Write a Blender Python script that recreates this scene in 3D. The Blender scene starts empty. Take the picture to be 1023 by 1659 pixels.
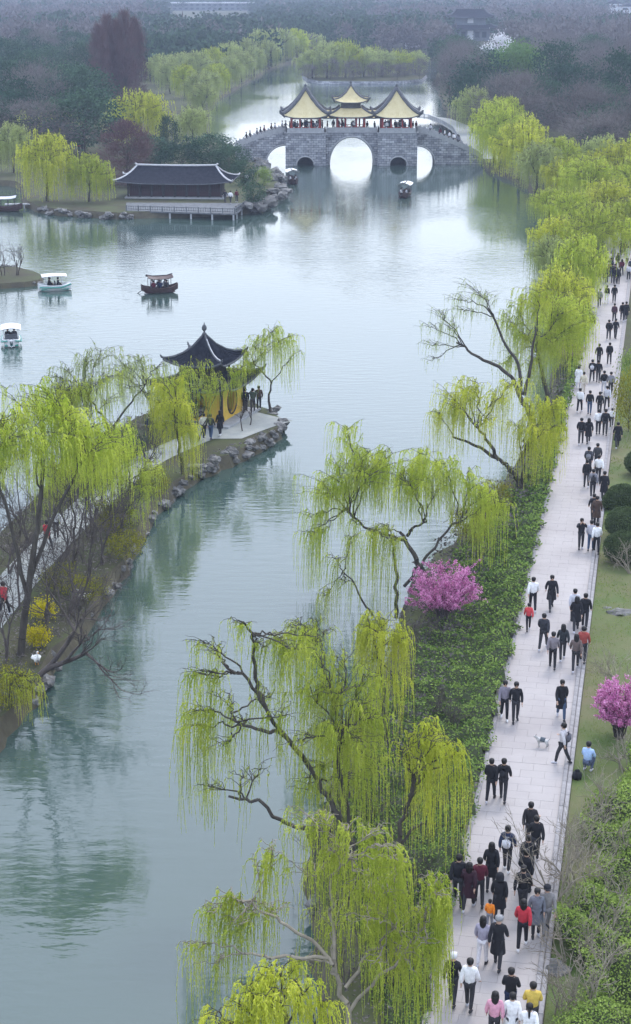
import bpy, bmesh, math, random
import numpy as np
from mathutils import Vector, Matrix, geometry
random.seed(7)
S = bpy.context.scene
COL = S.collection
R = math.radians
# ---------------------------------------------------------------- camera
F, CX, CY, PITCH, HC = 2800.0, 511.5, 829.5, R(17.25), 29.0
cam_d = bpy.data.cameras.new('camera'); cam = bpy.data.objects.new('camera', cam_d); COL.objects.link(cam)
cam.location = (0, 0, HC); cam.rotation_euler = (R(90) - PITCH, 0, 0)
cam_d.sensor_fit = 'VERTICAL'; cam_d.sensor_height = 24; cam_d.lens = 24 * F / 1659.0
cam_d.clip_start = 0.5; cam_d.clip_end = 20000
S.camera = cam
# ---------------------------------------------------------------- sky and sun
SUN_EL, SUN_AZ = R(52), R(20)      # azimuth from +Y towards +X
w = bpy.data.worlds.new('World'); S.world = w; w.use_nodes = True
nt = w.node_tree; nt.nodes.clear()
sky = nt.nodes.new('ShaderNodeTexSky'); sky.sky_type = 'NISHITA'; sky.sun_disc = False
sky.sun_elevation = SUN_EL; sky.sun_rotation = SUN_AZ; sky.air_density = 1.3; sky.dust_density = 2.5; sky.ozone_density = 2.0
bg = nt.nodes.new('ShaderNodeBackground'); bg.inputs[1].default_value = 0.15
hsv = nt.nodes.new('ShaderNodeHueSaturation'); hsv.inputs['Saturation'].default_value = 1.12
ow = nt.nodes.new('ShaderNodeOutputWorld')
ovc = nt.nodes.new('ShaderNodeMix'); ovc.data_type = 'RGBA'; ovc.inputs[0].default_value = 0.68; ovc.inputs[7].default_value = (6.4, 7.0, 8.4, 1)   # thin even cloud over the blue
nt.links.new(sky.outputs[0], hsv.inputs['Color']); nt.links.new(hsv.outputs[0], ovc.inputs[6]); nt.links.new(ovc.outputs[2], bg.inputs[0]); nt.links.new(bg.outputs[0], ow.inputs[0])
sd = bpy.data.lights.new('sun', 'SUN'); sd.energy = 0.8; sd.angle = R(15); sd.color = (1.0, 0.97, 0.93)
so = bpy.data.objects.new('sun', sd); COL.objects.link(so)
sdir = Vector((math.sin(SUN_AZ) * math.cos(SUN_EL), math.cos(SUN_AZ) * math.cos(SUN_EL), math.sin(SUN_EL)))
so.rotation_euler = sdir.to_track_quat('Z', 'Y').to_euler()
S.view_settings.view_transform = 'Standard'; S.view_settings.look = 'None'
S.view_settings.exposure = 0.88; S.view_settings.gamma = 1.0; S.view_settings.use_curve_mapping = False
S.render.engine = 'CYCLES'
S.cycles.volume_bounces = 0; S.cycles.max_bounces = 6; S.cycles.transparent_max_bounces = 8
GZ = 0.8                                     # ground level above the water
# ---------------------------------------------------------------- placing
CT, ST = math.cos(PITCH), math.sin(PITCH)
def _ray(px, py):
    dx = (px - CX) / F; dy = (CY - py) / F
    return Vector((dx, CT + dy * ST, -ST + dy * CT))
def gp(px, py, z=GZ):                        # place in the world of a spot seen on level z
    d = _ray(px, py); t = (HC - z) / -d.z
    return Vector((d.x * t, d.y * t, z))
def vp(px, py, Y):                           # the same on an upright plane at distance Y
    d = _ray(px, py); t = Y / d.y
    return Vector((d.x * t, Y, HC + d.z * t))
# ---------------------------------------------------------------- materials
def mat(name, c, rough=0.8, c2=None, scale=1.0, bump=0.0, bscale=None, metal=0.0, stretch=(1, 1, 1), spec=0.3, rnd=0.0, detail=6, coords='Object'):
    m = bpy.data.materials.new(name); m.use_nodes = True; n = m.node_tree; N = n.nodes; L = n.links
    b = N['Principled BSDF']; b.inputs['Roughness'].default_value = rough; b.inputs['Metallic'].default_value = metal
    b.inputs['Specular IOR Level'].default_value = spec
    b.inputs['Base Color'].default_value = (*c, 1)
    out = None
    if c2 is not None or bump:
        tc = N.new('ShaderNodeTexCoord'); mp = N.new('ShaderNodeMapping'); mp.inputs['Scale'].default_value = stretch
        if coords == 'World':
            ge = N.new('ShaderNodeNewGeometry'); L.new(ge.outputs['Position'], mp.inputs[0])
        else: L.new(tc.outputs[coords], mp.inputs[0])
        nz = N.new('ShaderNodeTexNoise'); nz.inputs['Scale'].default_value = scale; nz.inputs['Detail'].default_value = detail
        nz.inputs['Roughness'].default_value = 0.65
        L.new(mp.outputs[0], nz.inputs['Vector'])
        if c2 is not None:
            rp = N.new('ShaderNodeMapRange'); rp.inputs[1].default_value = 0.32; rp.inputs[2].default_value = 0.68
            L.new(nz.outputs[0], rp.inputs[0])
            mx = N.new('ShaderNodeMix'); mx.data_type = 'RGBA'; mx.inputs[6].default_value = (*c, 1); mx.inputs[7].default_value = (*c2, 1)
            L.new(rp.outputs[0], mx.inputs[0]); out = mx.outputs[2]
        if bump:
            bz = nz
            if bscale:
                bz = N.new('ShaderNodeTexNoise'); bz.inputs['Scale'].default_value = bscale; bz.inputs['Detail'].default_value = 5
                L.new(mp.outputs[0], bz.inputs['Vector'])
            bp = N.new('ShaderNodeBump'); bp.inputs['Strength'].default_value = min(bump, 1); bp.inputs['Distance'].default_value = 0.05
            L.new(bz.outputs[0], bp.inputs['Height']); L.new(bp.outputs[0], b.inputs['Normal'])
    if rnd:
        oi = N.new('ShaderNodeObjectInfo'); mr = N.new('ShaderNodeMapRange'); mr.inputs[3].default_value = 1 - rnd; mr.inputs[4].default_value = 1 + rnd
        L.new(oi.outputs['Random'], mr.inputs[0]); h = N.new('ShaderNodeHueSaturation'); L.new(mr.outputs[0], h.inputs['Value'])
        if out: L.new(out, h.inputs['Color'])
        else: h.inputs['Color'].default_value = (*c, 1)
        out = h.outputs[0]
    if out: L.new(out, b.inputs['Base Color'])
    return m
def foliage(name, c1, c2, scale=0.6, trans=0.3, rnd=0.12):
    m = bpy.data.materials.new(name); m.use_nodes = True; n = m.node_tree; N = n.nodes; L = n.links
    N.remove(N['Principled BSDF']); out = N['Material Output']
    tc = N.new('ShaderNodeTexCoord'); nz = N.new('ShaderNodeTexNoise'); nz.inputs['Scale'].default_value = scale; nz.inputs['Detail'].default_value = 3
    L.new(tc.outputs['Object'], nz.inputs['Vector'])
    ge = N.new('ShaderNodeNewGeometry')
    ad = N.new('ShaderNodeMath'); ad.operation = 'MULTIPLY_ADD'; ad.inputs[1].default_value = 0.5
    L.new(ge.outputs['Random Per Island'], ad.inputs[0]); L.new(nz.outputs[0], ad.inputs[2])
    mr = N.new('ShaderNodeMapRange'); mr.inputs[1].default_value = 0.4; mr.inputs[2].default_value = 1.1; L.new(ad.outputs[0], mr.inputs[0])
    mx = N.new('ShaderNodeMix'); mx.data_type = 'RGBA'; mx.inputs[6].default_value = (*c1, 1); mx.inputs[7].default_value = (*c2, 1)
    L.new(mr.outputs[0], mx.inputs[0])
    oi = N.new('ShaderNodeObjectInfo'); mv = N.new('ShaderNodeMapRange'); mv.inputs[3].default_value = 1 - rnd; mv.inputs[4].default_value = 1 + rnd
    L.new(oi.outputs['Random'], mv.inputs[0]); h = N.new('ShaderNodeHueSaturation'); L.new(mv.outputs[0], h.inputs['Value']); L.new(mx.outputs[2], h.inputs['Color'])
    df = N.new('ShaderNodeBsdfDiffuse'); tr = N.new('ShaderNodeBsdfTranslucent'); ms = N.new('ShaderNodeMixShader'); ms.inputs[0].default_value = trans
    L.new(h.outputs[0], df.inputs[0]); L.new(h.outputs[0], tr.inputs[0]); L.new(df.outputs[0], ms.inputs[1]); L.new(tr.outputs[0], ms.inputs[2]); L.new(ms.outputs[0], out.inputs[0])
    return m
def stone_mat(name, c1, c2, cm, bw=0.8, bh=0.36, bump=0.6):
    m = bpy.data.materials.new(name); m.use_nodes = True; n = m.node_tree; N = n.nodes; L = n.links; b = N['Principled BSDF']; b.inputs['Roughness'].default_value = .9
    tc = N.new('ShaderNodeTexCoord'); sp = N.new('ShaderNodeSeparateXYZ'); L.new(tc.outputs['Object'], sp.inputs[0])
    ad = N.new('ShaderNodeMath'); L.new(sp.outputs[0], ad.inputs[0]); L.new(sp.outputs[1], ad.inputs[1])
    cb = N.new('ShaderNodeCombineXYZ'); L.new(ad.outputs[0], cb.inputs[0]); L.new(sp.outputs[2], cb.inputs[1])
    br = N.new('ShaderNodeTexBrick'); br.inputs['Scale'].default_value = 1; br.inputs['Brick Width'].default_value = bw; br.inputs['Row Height'].default_value = bh
    br.inputs['Mortar Size'].default_value = 0.03; br.inputs['Color1'].default_value = (*c1, 1); br.inputs['Color2'].default_value = (*c2, 1); br.inputs['Mortar'].default_value = (*cm, 1)
    L.new(cb.outputs[0], br.inputs['Vector'])
    nz = N.new('ShaderNodeTexNoise'); nz.inputs['Scale'].default_value = 0.7; nz.inputs['Detail'].default_value = 8; nz.inputs['Roughness'].default_value = .75; L.new(tc.outputs['Object'], nz.inputs['Vector'])
    mr = N.new('ShaderNodeMapRange'); mr.inputs[1].default_value = .3; mr.inputs[2].default_value = .7; mr.inputs[3].default_value = .42; mr.inputs[4].default_value = 1.45; L.new(nz.outputs[0], mr.inputs[0])
    h = N.new('ShaderNodeHueSaturation'); L.new(mr.outputs[0], h.inputs['Value']); L.new(br.outputs[0], h.inputs['Color']); L.new(h.outputs[0], b.inputs['Base Color'])
    bp = N.new('ShaderNodeBump'); bp.inputs['Strength'].default_value = bump; bp.inputs['Distance'].default_value = .05; bp.invert = True
    L.new(br.outputs['Fac'], bp.inputs['Height']); L.new(bp.outputs[0], b.inputs['Normal'])
    return m
M = {}
def water_mat():
    m = bpy.data.materials.new('water'); m.use_nodes = True; n = m.node_tree; N = n.nodes; L = n.links; b = N['Principled BSDF']
    b.inputs['Roughness'].default_value = .04; b.inputs['IOR'].default_value = 1.7
    ge = N.new('ShaderNodeNewGeometry')
    def noise(sx, sy, sc, det, rough=.5):
        mp = N.new('ShaderNodeMapping'); mp.inputs['Scale'].default_value = (sx, sy, 1); mp.inputs['Rotation'].default_value = (0, 0, R(8)); L.new(ge.outputs['Position'], mp.inputs[0])
        z = N.new('ShaderNodeTexNoise'); z.inputs['Scale'].default_value = sc; z.inputs['Detail'].default_value = det; z.inputs['Roughness'].default_value = rough; L.new(mp.outputs[0], z.inputs['Vector']); return z
    big = noise(.5, .35, .06, 3); mr = N.new('ShaderNodeMapRange'); mr.inputs[1].default_value = .4; mr.inputs[2].default_value = .62; mr.inputs[3].default_value = .22; mr.inputs[4].default_value = 1.35; L.new(big.outputs[0], mr.inputs[0])
    rip = noise(.45, 1.3, 1.5, 3, .45); fine = noise(.8, 1.4, 5, 2)
    mu = N.new('ShaderNodeMath'); mu.operation = 'MULTIPLY_ADD'; mu.inputs[1].default_value = .18; L.new(fine.outputs[0], mu.inputs[0]); L.new(rip.outputs[0], mu.inputs[2])
    m2 = N.new('ShaderNodeMath'); m2.operation = 'MULTIPLY'; L.new(mu.outputs[0], m2.inputs[0]); L.new(mr.outputs[0], m2.inputs[1])
    bp = N.new('ShaderNodeBump'); bp.inputs['Strength'].default_value = .6; bp.inputs['Distance'].default_value = .055
    L.new(m2.outputs[0], bp.inputs['Height']); L.new(bp.outputs[0], b.inputs['Normal'])
    col = noise(.3, .3, .1, 3); mx = N.new('ShaderNodeMix'); mx.data_type = 'RGBA'; mx.inputs[6].default_value = (.038, .070, .060, 1); mx.inputs[7].default_value = (.062, .100, .088, 1)
    L.new(col.outputs[0], mx.inputs[0]); L.new(mx.outputs[2], b.inputs['Base Color'])
    return m
M['water'] = water_mat()
M['ground'] = mat('earth_and_grass', (.055, .045, .032), .95, (.07, .09, .03), .25, .5, 6, coords='World', detail=9)
M['bank'] = mat('bank_soil', (.07, .06, .045), .95, (.12, .11, .07), 1.2, .8, 5, coords='World')
M['lawn'] = mat('lawn_turf', (.07, .13, .025), .95, (.17, .15, .085), .22, .6, 20, coords='World', detail=12)
M['slab'] = mat('paving_stone', (.35, .32, .315), .75, (.42, .39, .38), .35, .15, 25, rnd=.02, coords='World')
M['joint'] = mat('paving_joint', (.31, .285, .28), .95, (.36, .335, .33), 4)
M['kerb'] = mat('kerb_granite', (.24, .23, .235), .85, (.36, .345, .35), 5, .3, 30, rnd=.1)
M['cpath'] = mat('causeway_paving', (.26, .28, .27), .85, (.34, .35, .33), 1.5, .3, 12, coords='World')
M['rock'] = mat('shore_rock', (.06, .06, .06), .9, (.26, .255, .245), 2.5, .9, 5, rnd=.25)
M['bark'] = mat('willow_bark', (.045, .038, .032), .95, (.10, .09, .075), 3, .9, 9, stretch=(2, 2, .5))
M['twig'] = mat('bare_twig', (.20, .175, .14), .9, (.40, .35, .28), 2)
M['darktwig'] = mat('dark_twig', (.06, .052, .05), .9, (.12, .10, .09), 2)
M['willow'] = foliage('willow_leaf', (.34, .46, .04), (.76, .80, .16), .8, .5)
M['willow_y'] = foliage('yellow_willow_leaf', (.42, .50, .04), (.82, .82, .15), .8, .5)
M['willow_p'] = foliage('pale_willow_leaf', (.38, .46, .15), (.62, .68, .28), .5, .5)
M['everg'] = foliage('evergreen_leaf', (.018, .042, .03), (.09, .16, .09), .4, .1, .25)
M['pine'] = foliage('pine_needle', (.012, .038, .028), (.06, .12, .07), .5, .1, .2)
M['brownc'] = foliage('bare_crown_twig', (.10, .088, .085), (.22, .20, .19), .4, .1, .2)
M['redwood'] = foliage('redwood_twig', (.10, .06, .062), (.19, .12, .12), .3, .1, .1)
M['hedge'] = foliage('hedge_leaf', (.045, .10, .025), (.32, .44, .11), 1.3, .2, .1)
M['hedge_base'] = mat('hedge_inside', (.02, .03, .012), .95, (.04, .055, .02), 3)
M['shrub'] = foliage('shrub_leaf', (.10, .17, .03), (.36, .46, .12), 1.0, .25, .15)
M['olive'] = foliage('olive_shrub_leaf', (.12, .13, .02), (.34, .33, .03), 1.0, .3, .1)
M['forsy'] = foliage('forsythia_flower', (.42, .38, .02), (.7, .6, .02), 1.5, .3, .1)
M['pink'] = foliage('pink_blossom', (.46, .10, .32), (.90, .48, .74), 2.2, .35, .05)
M['pale_pink'] = foliage('pale_pink_blossom', (.42, .27, .28), (.62, .45, .45), 1.2, .3, .05)
M['magnolia'] = foliage('white_blossom', (.6, .6, .62), (.85, .85, .88), 1, .3, .05)
M['grass'] = foliage('grass_blade', (.10, .17, .03), (.25, .30, .07), .5, .3, .05)
M['topiary'] = foliage('topiary_leaf', (.05, .075, .035), (.14, .19, .08), 1.6, .1, .15)
M['stone'] = stone_mat('bridge_stone', (.20, .21, .24), (.44, .45, .48), (.10, .11, .13))
M['oldstone'] = mat('weathered_stone', (.09, .10, .11), .9, (.18, .19, .20), 2, .4)
M['fresh'] = foliage('fresh_leaf', (.10, .19, .06), (.18, .30, .10), .5, .35)
M['coping'] = mat('stone_coping', (.30, .31, .33), .85, (.42, .43, .45), 2, .3)
M['arch_shade'] = mat('arch_shade_dark', (.05, .055, .065), .95, (.09, .095, .11), 2)  # shade inside the pier arches, put into the colour
M['yroof'] = mat('yellow_glazed_tile', (.60, .51, .27), .6, (.72, .64, .40), 1.5, .15)
M['ridge'] = mat('grey_ridge_tile', (.055, .06, .07), .7, (.12, .125, .14), 3)
M['ridge_light'] = mat('pale_ridge_plaster', (.42, .43, .45), .8, (.6, .6, .62), 3)
M['dtile'] = mat('dark_clay_tile', (.016, .018, .028), .9, (.038, .042, .056), 2, .3, spec=.08)
M['red'] = mat('red_lacquer', (.30, .03, .025), .45, (.40, .05, .04), 3)
M['dwood'] = mat('dark_wood', (.03, .027, .03), .7, (.06, .052, .055), 3)
M['ywall'] = mat('yellow_wall', (.62, .40, .06), .85, (.70, .47, .09), 2)
M['white'] = mat('white_paint', (.78, .79, .80), .5, (.68, .69, .70), 3)
M['hull_green'] = mat('green_hull_paint', (.06, .30, .25), .35)
M['hull_dark'] = mat('varnished_hull', (.05, .03, .03), .5, (.09, .055, .05), 3)
M['maroon'] = mat('maroon_paint', (.05, .022, .026), .6)
M['cushion'] = mat('seat_vinyl', (.12, .13, .15), .6)
M['wall_w'] = mat('whitewash', (.55, .57, .6), .85, (.66, .67, .7), .5)
M['wall_g'] = mat('grey_render', (.10, .12, .14), .85, (.16, .18, .20), .5)
M['glass'] = mat('window_glass', (.03, .04, .05), .1, spec=.6)
M['skin'] = mat('skin', (.55, .36, .27), .6)
M['hairm'] = mat('black_hair', (.012, .010, .010), .5)
M['eye'] = mat('eye', (.02, .015, .015), .3)
M['lip'] = mat('lip', (.40, .16, .14), .5)
M['bird'] = mat('white_feather', (.8, .8, .78), .8)
M['beak'] = mat('orange_beak', (.7, .3, .03), .5)
_cm = {}
def cmat(c, kind='cloth'):
    k = (tuple(c), kind)
    if k not in _cm: _cm[k] = mat(kind, c, .85, tuple(min(1, x * 1.35 + .004) for x in c), 14, .3, 60)
    return _cm[k]
# ---------------------------------------------------------------- object helpers
def link(o, parent=None):
    COL.objects.link(o)
    if parent is not None: o.parent = parent
    return o
def tag(o, label=None, cat=None, group=None, kind=None):
    if label: o['label'] = label
    if cat: o['category'] = cat
    if group: o['group'] = group
    if kind: o['kind'] = kind
    return o
def empty(name, loc=(0, 0, 0), rz=0, **k):
    o = bpy.data.objects.new(name, None); o.location = loc; o.rotation_euler.z = rz; o.empty_display_size = .2
    link(o); return tag(o, **k)
def copy_tree(o, parent=None):
    c = o.copy(); COL.objects.link(c)
    if parent is not None: c.parent = parent
    for ch in o.children: copy_tree(ch, c)
    return c
def mesh_np(name, V, Q, m, smooth=False, mi=None):
    V = np.asarray(V, dtype=np.float32); Q = np.asarray(Q, dtype=np.int32)
    me = bpy.data.meshes.new(name); k = Q.shape[1]
    me.vertices.add(len(V)); me.vertices.foreach_set('co', V.ravel())
    me.loops.add(Q.size); me.loops.foreach_set('vertex_index', Q.ravel())
    me.polygons.add(len(Q)); me.polygons.foreach_set('loop_start', np.arange(0, Q.size, k, dtype=np.int32))
    me.polygons.foreach_set('loop_total', np.full(len(Q), k, dtype=np.int32))
    for x in (m if isinstance(m, (list, tuple)) else [m]): me.materials.append(x)
    if mi is not None: me.polygons.foreach_set('material_index', np.asarray(mi, dtype=np.int32))
    if smooth: me.polygons.foreach_set('use_smooth', np.ones(len(Q), dtype=bool))
    me.update(); me.validate()
    return me
class MB:
    def __init__(s): s.v = []; s.f = []; s.m = []; s.cm = 0
    def add(s, vs, fs):
        b = len(s.v); s.v += [tuple(v) for v in vs]; s.f += [tuple(i + b for i in f) for f in fs]; s.m += [s.cm] * len(fs); return s
    def box(s, c, d, rz=0, taper=1.0, M4=None):
        hx, hy, hz = d[0] / 2, d[1] / 2, d[2] / 2; cr, sr = math.cos(rz), math.sin(rz); vs = []
        for z, t in ((-hz, 1), (hz, taper)):
            for x, y in ((-hx, -hy), (hx, -hy), (hx, hy), (-hx, hy)):
                x, y = x * t, y * t; vs.append((c[0] + x * cr - y * sr, c[1] + x * sr + y * cr, c[2] + z))
        return s.add(vs, [(3, 2, 1, 0), (4, 5, 6, 7), (0, 1, 5, 4), (1, 2, 6, 5), (2, 3, 7, 6), (3, 0, 4, 7)])
    def tube(s, pts, rad, n=6, sq=1.0):
        pts = [Vector(p) for p in pts]; rad = rad if isinstance(rad, (list, tuple)) else [rad] * len(pts); vs = []; fs = []
        up = Vector((0, 0, 1))
        for i, p in enumerate(pts):
            t = (pts[min(i + 1, len(pts) - 1)] - pts[max(i - 1, 0)]).normalized()
            a = t.cross(up) if abs(t.z) < .95 else t.cross(Vector((0, 1, 0)))
            a.normalize(); b = a.cross(t)
            for k in range(n):
                an = 2 * math.pi * k / n; vs.append(p + a * (math.cos(an) * rad[i]) + b * (math.sin(an) * rad[i] * sq))
        for i in range(len(pts) - 1):
            for k in range(n):
                fs.append((i * n + k, i * n + (k + 1) % n, (i + 1) * n + (k + 1) % n, (i + 1) * n + k))
        fs.append(tuple(range(n - 1, -1, -1))); fs.append(tuple((len(pts) - 1) * n + k for k in range(n)))
        return s.add(vs, fs)
    def lathe(s, prof, c=(0, 0, 0), n=10, sx=1, sy=1, cap=True):
        vs = []; fs = []
        for r, z in prof:
            for k in range(n):
                a = 2 * math.pi * k / n; vs.append((c[0] + r * sx * math.cos(a), c[1] + r * sy * math.sin(a), c[2] + z))
        for i in range(len(prof) - 1):
            for k in range(n): fs.append((i * n + k, i * n + (k + 1) % n, (i + 1) * n + (k + 1) % n, (i + 1) * n + k))
        if cap: fs.append(tuple(range(n - 1, -1, -1))); fs.append(tuple((len(prof) - 1) * n + k for k in range(n)))
        return s.add(vs, fs)
    def prism(s, poly, y0, y1):                    # polygon in x,z pushed along y
        n = len(poly); vs = [(x, y0, z) for x, z in poly] + [(x, y1, z) for x, z in poly]
        tri = geometry.tessellate_polygon([[Vector((x, z, 0)) for x, z in poly]])
        fs = [tuple(t) for t in tri] + [tuple(i + n for i in reversed(t)) for t in tri]
        fs += [(i, i + n, (i + 1) % n + n, (i + 1) % n) for i in range(n)]
        return s.add(vs, fs)
    def mesh(s, name, mats, smooth=False):
        me = bpy.data.meshes.new(name); me.from_pydata(s.v, [], s.f)
        for x in (mats if isinstance(mats, (list, tuple)) else [mats]): me.materials.append(x)
        me.polygons.foreach_set('material_index', s.m)
        bm = bmesh.new(); bm.from_mesh(me); bmesh.ops.recalc_face_normals(bm, faces=bm.faces); bm.to_mesh(me); bm.free()
        if smooth: me.polygons.foreach_set('use_smooth', [True] * len(me.polygons))
        me.update(); return me
    def build(s, name, mats, parent=None, smooth=False):
        return link(bpy.data.objects.new(name, s.mesh(name, mats, smooth)), parent)
def obj(name, me, parent=None): return link(bpy.data.objects.new(name, me), parent)
# ---------------------------------------------------------------- terrain
def smooth_line(pts, closed=False, it=2, jit=0.0, rng=random.Random(3)):
    pts = [Vector(p) for p in pts]
    for _ in range(it):
        out = []; n = len(pts); rngi = range(n if closed else n - 1)
        for i in rngi:
            a, b = pts[i], pts[(i + 1) % n]; out += [a.lerp(b, .25), a.lerp(b, .75)]
        if not closed: out = [pts[0]] + out + [pts[-1]]
        pts = out
    if jit:
        for p in pts:
            k = jit * min(1, (p.y) / 60); p.x += rng.uniform(-k, k); p.y += rng.uniform(-k, k)
    return pts
def land(name, poly, mtop, mside, z=GZ, slope=.7, label=None):
    poly = [Vector((p.x, p.y)) for p in poly]; n = len(poly)
    area = sum(poly[i].x * poly[(i + 1) % n].y - poly[(i + 1) % n].x * poly[i].y for i in range(n))
    if area < 0: poly.reverse()
    tri = geometry.tessellate_polygon([[Vector((p.x, p.y, 0)) for p in poly]])
    vs = [(p.x, p.y, z) for p in poly]; fs = [tuple(t) for t in tri]; mi = [0] * len(fs)
    for i, p in enumerate(poly):
        a, b = poly[i - 1], poly[(i + 1) % n]; t = (b - a)
        t = t.normalized() if t.length > 1e-6 else Vector((1, 0)); o = Vector((t.y, -t.x)) * slope
        vs.append((p.x + o.x, p.y + o.y, -1.0))
    for i in range(n): fs.append((i, (i + 1) % n, (i + 1) % n + n, i + n)); mi.append(1)
    me = bpy.data.meshes.new(name); me.from_pydata(vs, [], fs); me.materials.append(mtop); me.materials.append(mside)
    me.polygons.foreach_set('material_index', mi)
    bm = bmesh.new(); bm.from_mesh(me); bmesh.ops.recalc_face_normals(bm, faces=bm.faces); bm.to_mesh(me); bm.free()
    o = obj(name, me); o['kind'] = 'structure'; return o
shoreR = [(560, 1900), (540, 1659), (530, 1600), (515, 1480), (505, 1370), (545, 1240), (600, 1110), (650, 1010), (668, 950), (735, 868), (790, 806), (850, 745),
          (882, 680), (902, 600), (917, 530), (932, 450), (926, 380), (902, 337), (872, 306), (832, 284), (790, 268), (768, 240), (742, 205), (722, 175), (706, 135), (712, 104), (700, 91), (640, 89), (520, 93), (455, 102), (440, 107)]
shoreL = [(405, 127), (350, 158), (335, 180), (338, 205), (348, 226), (372, 234), (397, 250), (424, 270), (447, 292), (452, 312), (430, 326), (405, 338), (215, 344), (170, 344), (60, 335), (38, 320), (44, 303), (20, 290), (-100, 294), (-500, 300)]
main_line = smooth_line([gp(*p) for p in shoreR + shoreL], it=2, jit=.35)
far_poly = main_line + [Vector((-2500, 260, 0)), Vector((-9000, 2000, 0)), Vector((-9000, 15000, 0)), Vector((9000, 15000, 0)), Vector((9000, -60, 0)), Vector((main_line[0].x + 2, -60, 0)), Vector((main_line[0].x, main_line[0].y - 12, 0))]
ground = land('ground', far_poly, M['ground'], M['bank'])
cw_px = [(-260, 1560), (-60, 1250), (0, 1172), (52, 1105), (108, 1022), (186, 925), (208, 880), (250, 806), (300, 766), (338, 748), (382, 728), (434, 706), (456, 684), (440, 664), (400, 648), (350, 634), (300, 642), (230, 672), (140, 718), (60, 800), (-30, 890), (-120, 1000), (-420, 1400)]
cw = smooth_line([gp(*p) for p in cw_px], closed=True, it=2, jit=.2)
causeway = land('causeway_ground', cw, M['ground'], M['bank'])
il = smooth_line([gp(*p, .5) for p in [(-160, 440), (0, 429), (40, 433), (74, 447), (60, 455), (0, 459), (-160, 468)]], closed=True, jit=.2)
islet = land('islet_ground', il, M['ground'], M['bank'], z=.5)
isf = smooth_line([gp(*p) for p in [(503, 131), (560, 132), (680, 131), (694, 118), (660, 104), (500, 106), (488, 118)]], closed=True, it=1)
far_islet = land('far_islet_ground', isf, M['ground'], M['stone'])
wv = [(-9000, -300, 0), (9000, -300, 0), (9000, 15000, 0), (-9000, 15000, 0)]
water = MB().add(wv, [(0, 1, 2, 3)]).build('water', M['water']); water['kind'] = 'structure'
def in_poly(x, y, P):
    c = False; n = len(P); j = n - 1
    for i in range(n):
        a, b = P[i], P[j]
        if (a.y > y) != (b.y > y) and x < (b.x - a.x) * (y - a.y) / (b.y - a.y) + a.x: c = not c
        j = i
    return c
# ---------------------------------------------------------------- promenade
PY0, PY1 = 36.0, 235.0
def pxc(y): return 4.96 + 0.195 * (y - 44)
PANG = math.atan(0.195); PW = 3.06
pdir = Vector((math.sin(PANG), math.cos(PANG), 0)); pnor = Vector((math.cos(PANG), -math.sin(PANG), 0))
def pp(s, t, z=GZ):            # s metres along, t metres across
    o = Vector((pxc(PY0), PY0, 0)) + pdir * s + pnor * t; o.z = z; return o
PLEN = (PY1 - PY0) / math.cos(PANG)
h = PW / 2
b = MB(); b.add([pp(0, -h - .2, GZ + .02), pp(0, h + .2, GZ + .02), pp(PLEN, h + .2, GZ + .02), pp(PLEN, -h - .2, GZ + .02)], [(0, 1, 2, 3)])
path = b.build('promenade_path', M['joint']); path['kind'] = 'structure'
def slab_mesh(lx, ly, t=.035, bev=.005):
    b = MB(); hx, hy = lx / 2, ly / 2
    vs = [(-hx, -hy, 0), (hx, -hy, 0), (hx, hy, 0), (-hx, hy, 0), (-hx, -hy, t - bev), (hx, -hy, t - bev), (hx, hy, t - bev), (-hx, hy, t - bev),
          (-hx + bev, -hy + bev, t), (hx - bev, -hy + bev, t), (hx - bev, hy - bev, t), (-hx + bev, hy - bev, t)]
    fs = [(0, 1, 5, 4), (1, 2, 6, 5), (2, 3, 7, 6), (3, 0, 4, 7), (4, 5, 9, 8), (5, 6, 10, 9), (6, 7, 11, 10), (7, 4, 8, 11), (8, 9, 10, 11)]
    return b.add(vs, fs)
SW, SL = .90, .60
sm = slab_mesh(SW - .004, SL - .004).mesh('paving_slab', M['slab'])
em = slab_mesh(.30, SL * 2 - .012).mesh('paving_slab_edge', M['slab'])
nr = 72; far = MB(); rg = random.Random(2)
def place_local(mesh_b, s, t, z):      # joins a slab into the far mesh
    pass
fv = []; ff = []
proto = slab_mesh(SW - .004, SL - .004)
for r in range(int(PLEN / SL)):
    off = (r % 2) * .5 * SW
    cells = []
    x = -1.5 - (SW - off if off else 0)
    while x < 1.5 - .01:
        a = max(x, -1.5); c = min(x + SW, 1.5)
        if c - a > .1: cells.append((a, c))
        x += SW
    s = (r + .5) * SL
    for a, c in cells:
        wd = c - a; dz = rg.uniform(-.004, .004)
        if r < nr:
            o = obj('paving_slab', sm, path); o.location = pp(s, (a + c) / 2, GZ + .024 + dz); o.rotation_euler.z = -PANG; o.scale.x = wd / SW
        else:
            bi = len(fv)
            for v in proto.v: fv.append(tuple(pp(s + v[1], (a + c) / 2 + v[0] * wd / SW, GZ + .024 + dz + v[2])))
            ff += [tuple(i + bi for i in f) for f in proto.f]
fb = MB(); fb.add(fv, ff); fo = fb.build('far_paving', M['slab'], path); fo['kind'] = 'stuff'
km = slab_mesh(.16, .988, t=.17, bev=.02).mesh('kerb_stone', M['kerb'])
fv = []; ff = []; kp = slab_mesh(.16, .988, t=.17, bev=.02)
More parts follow.
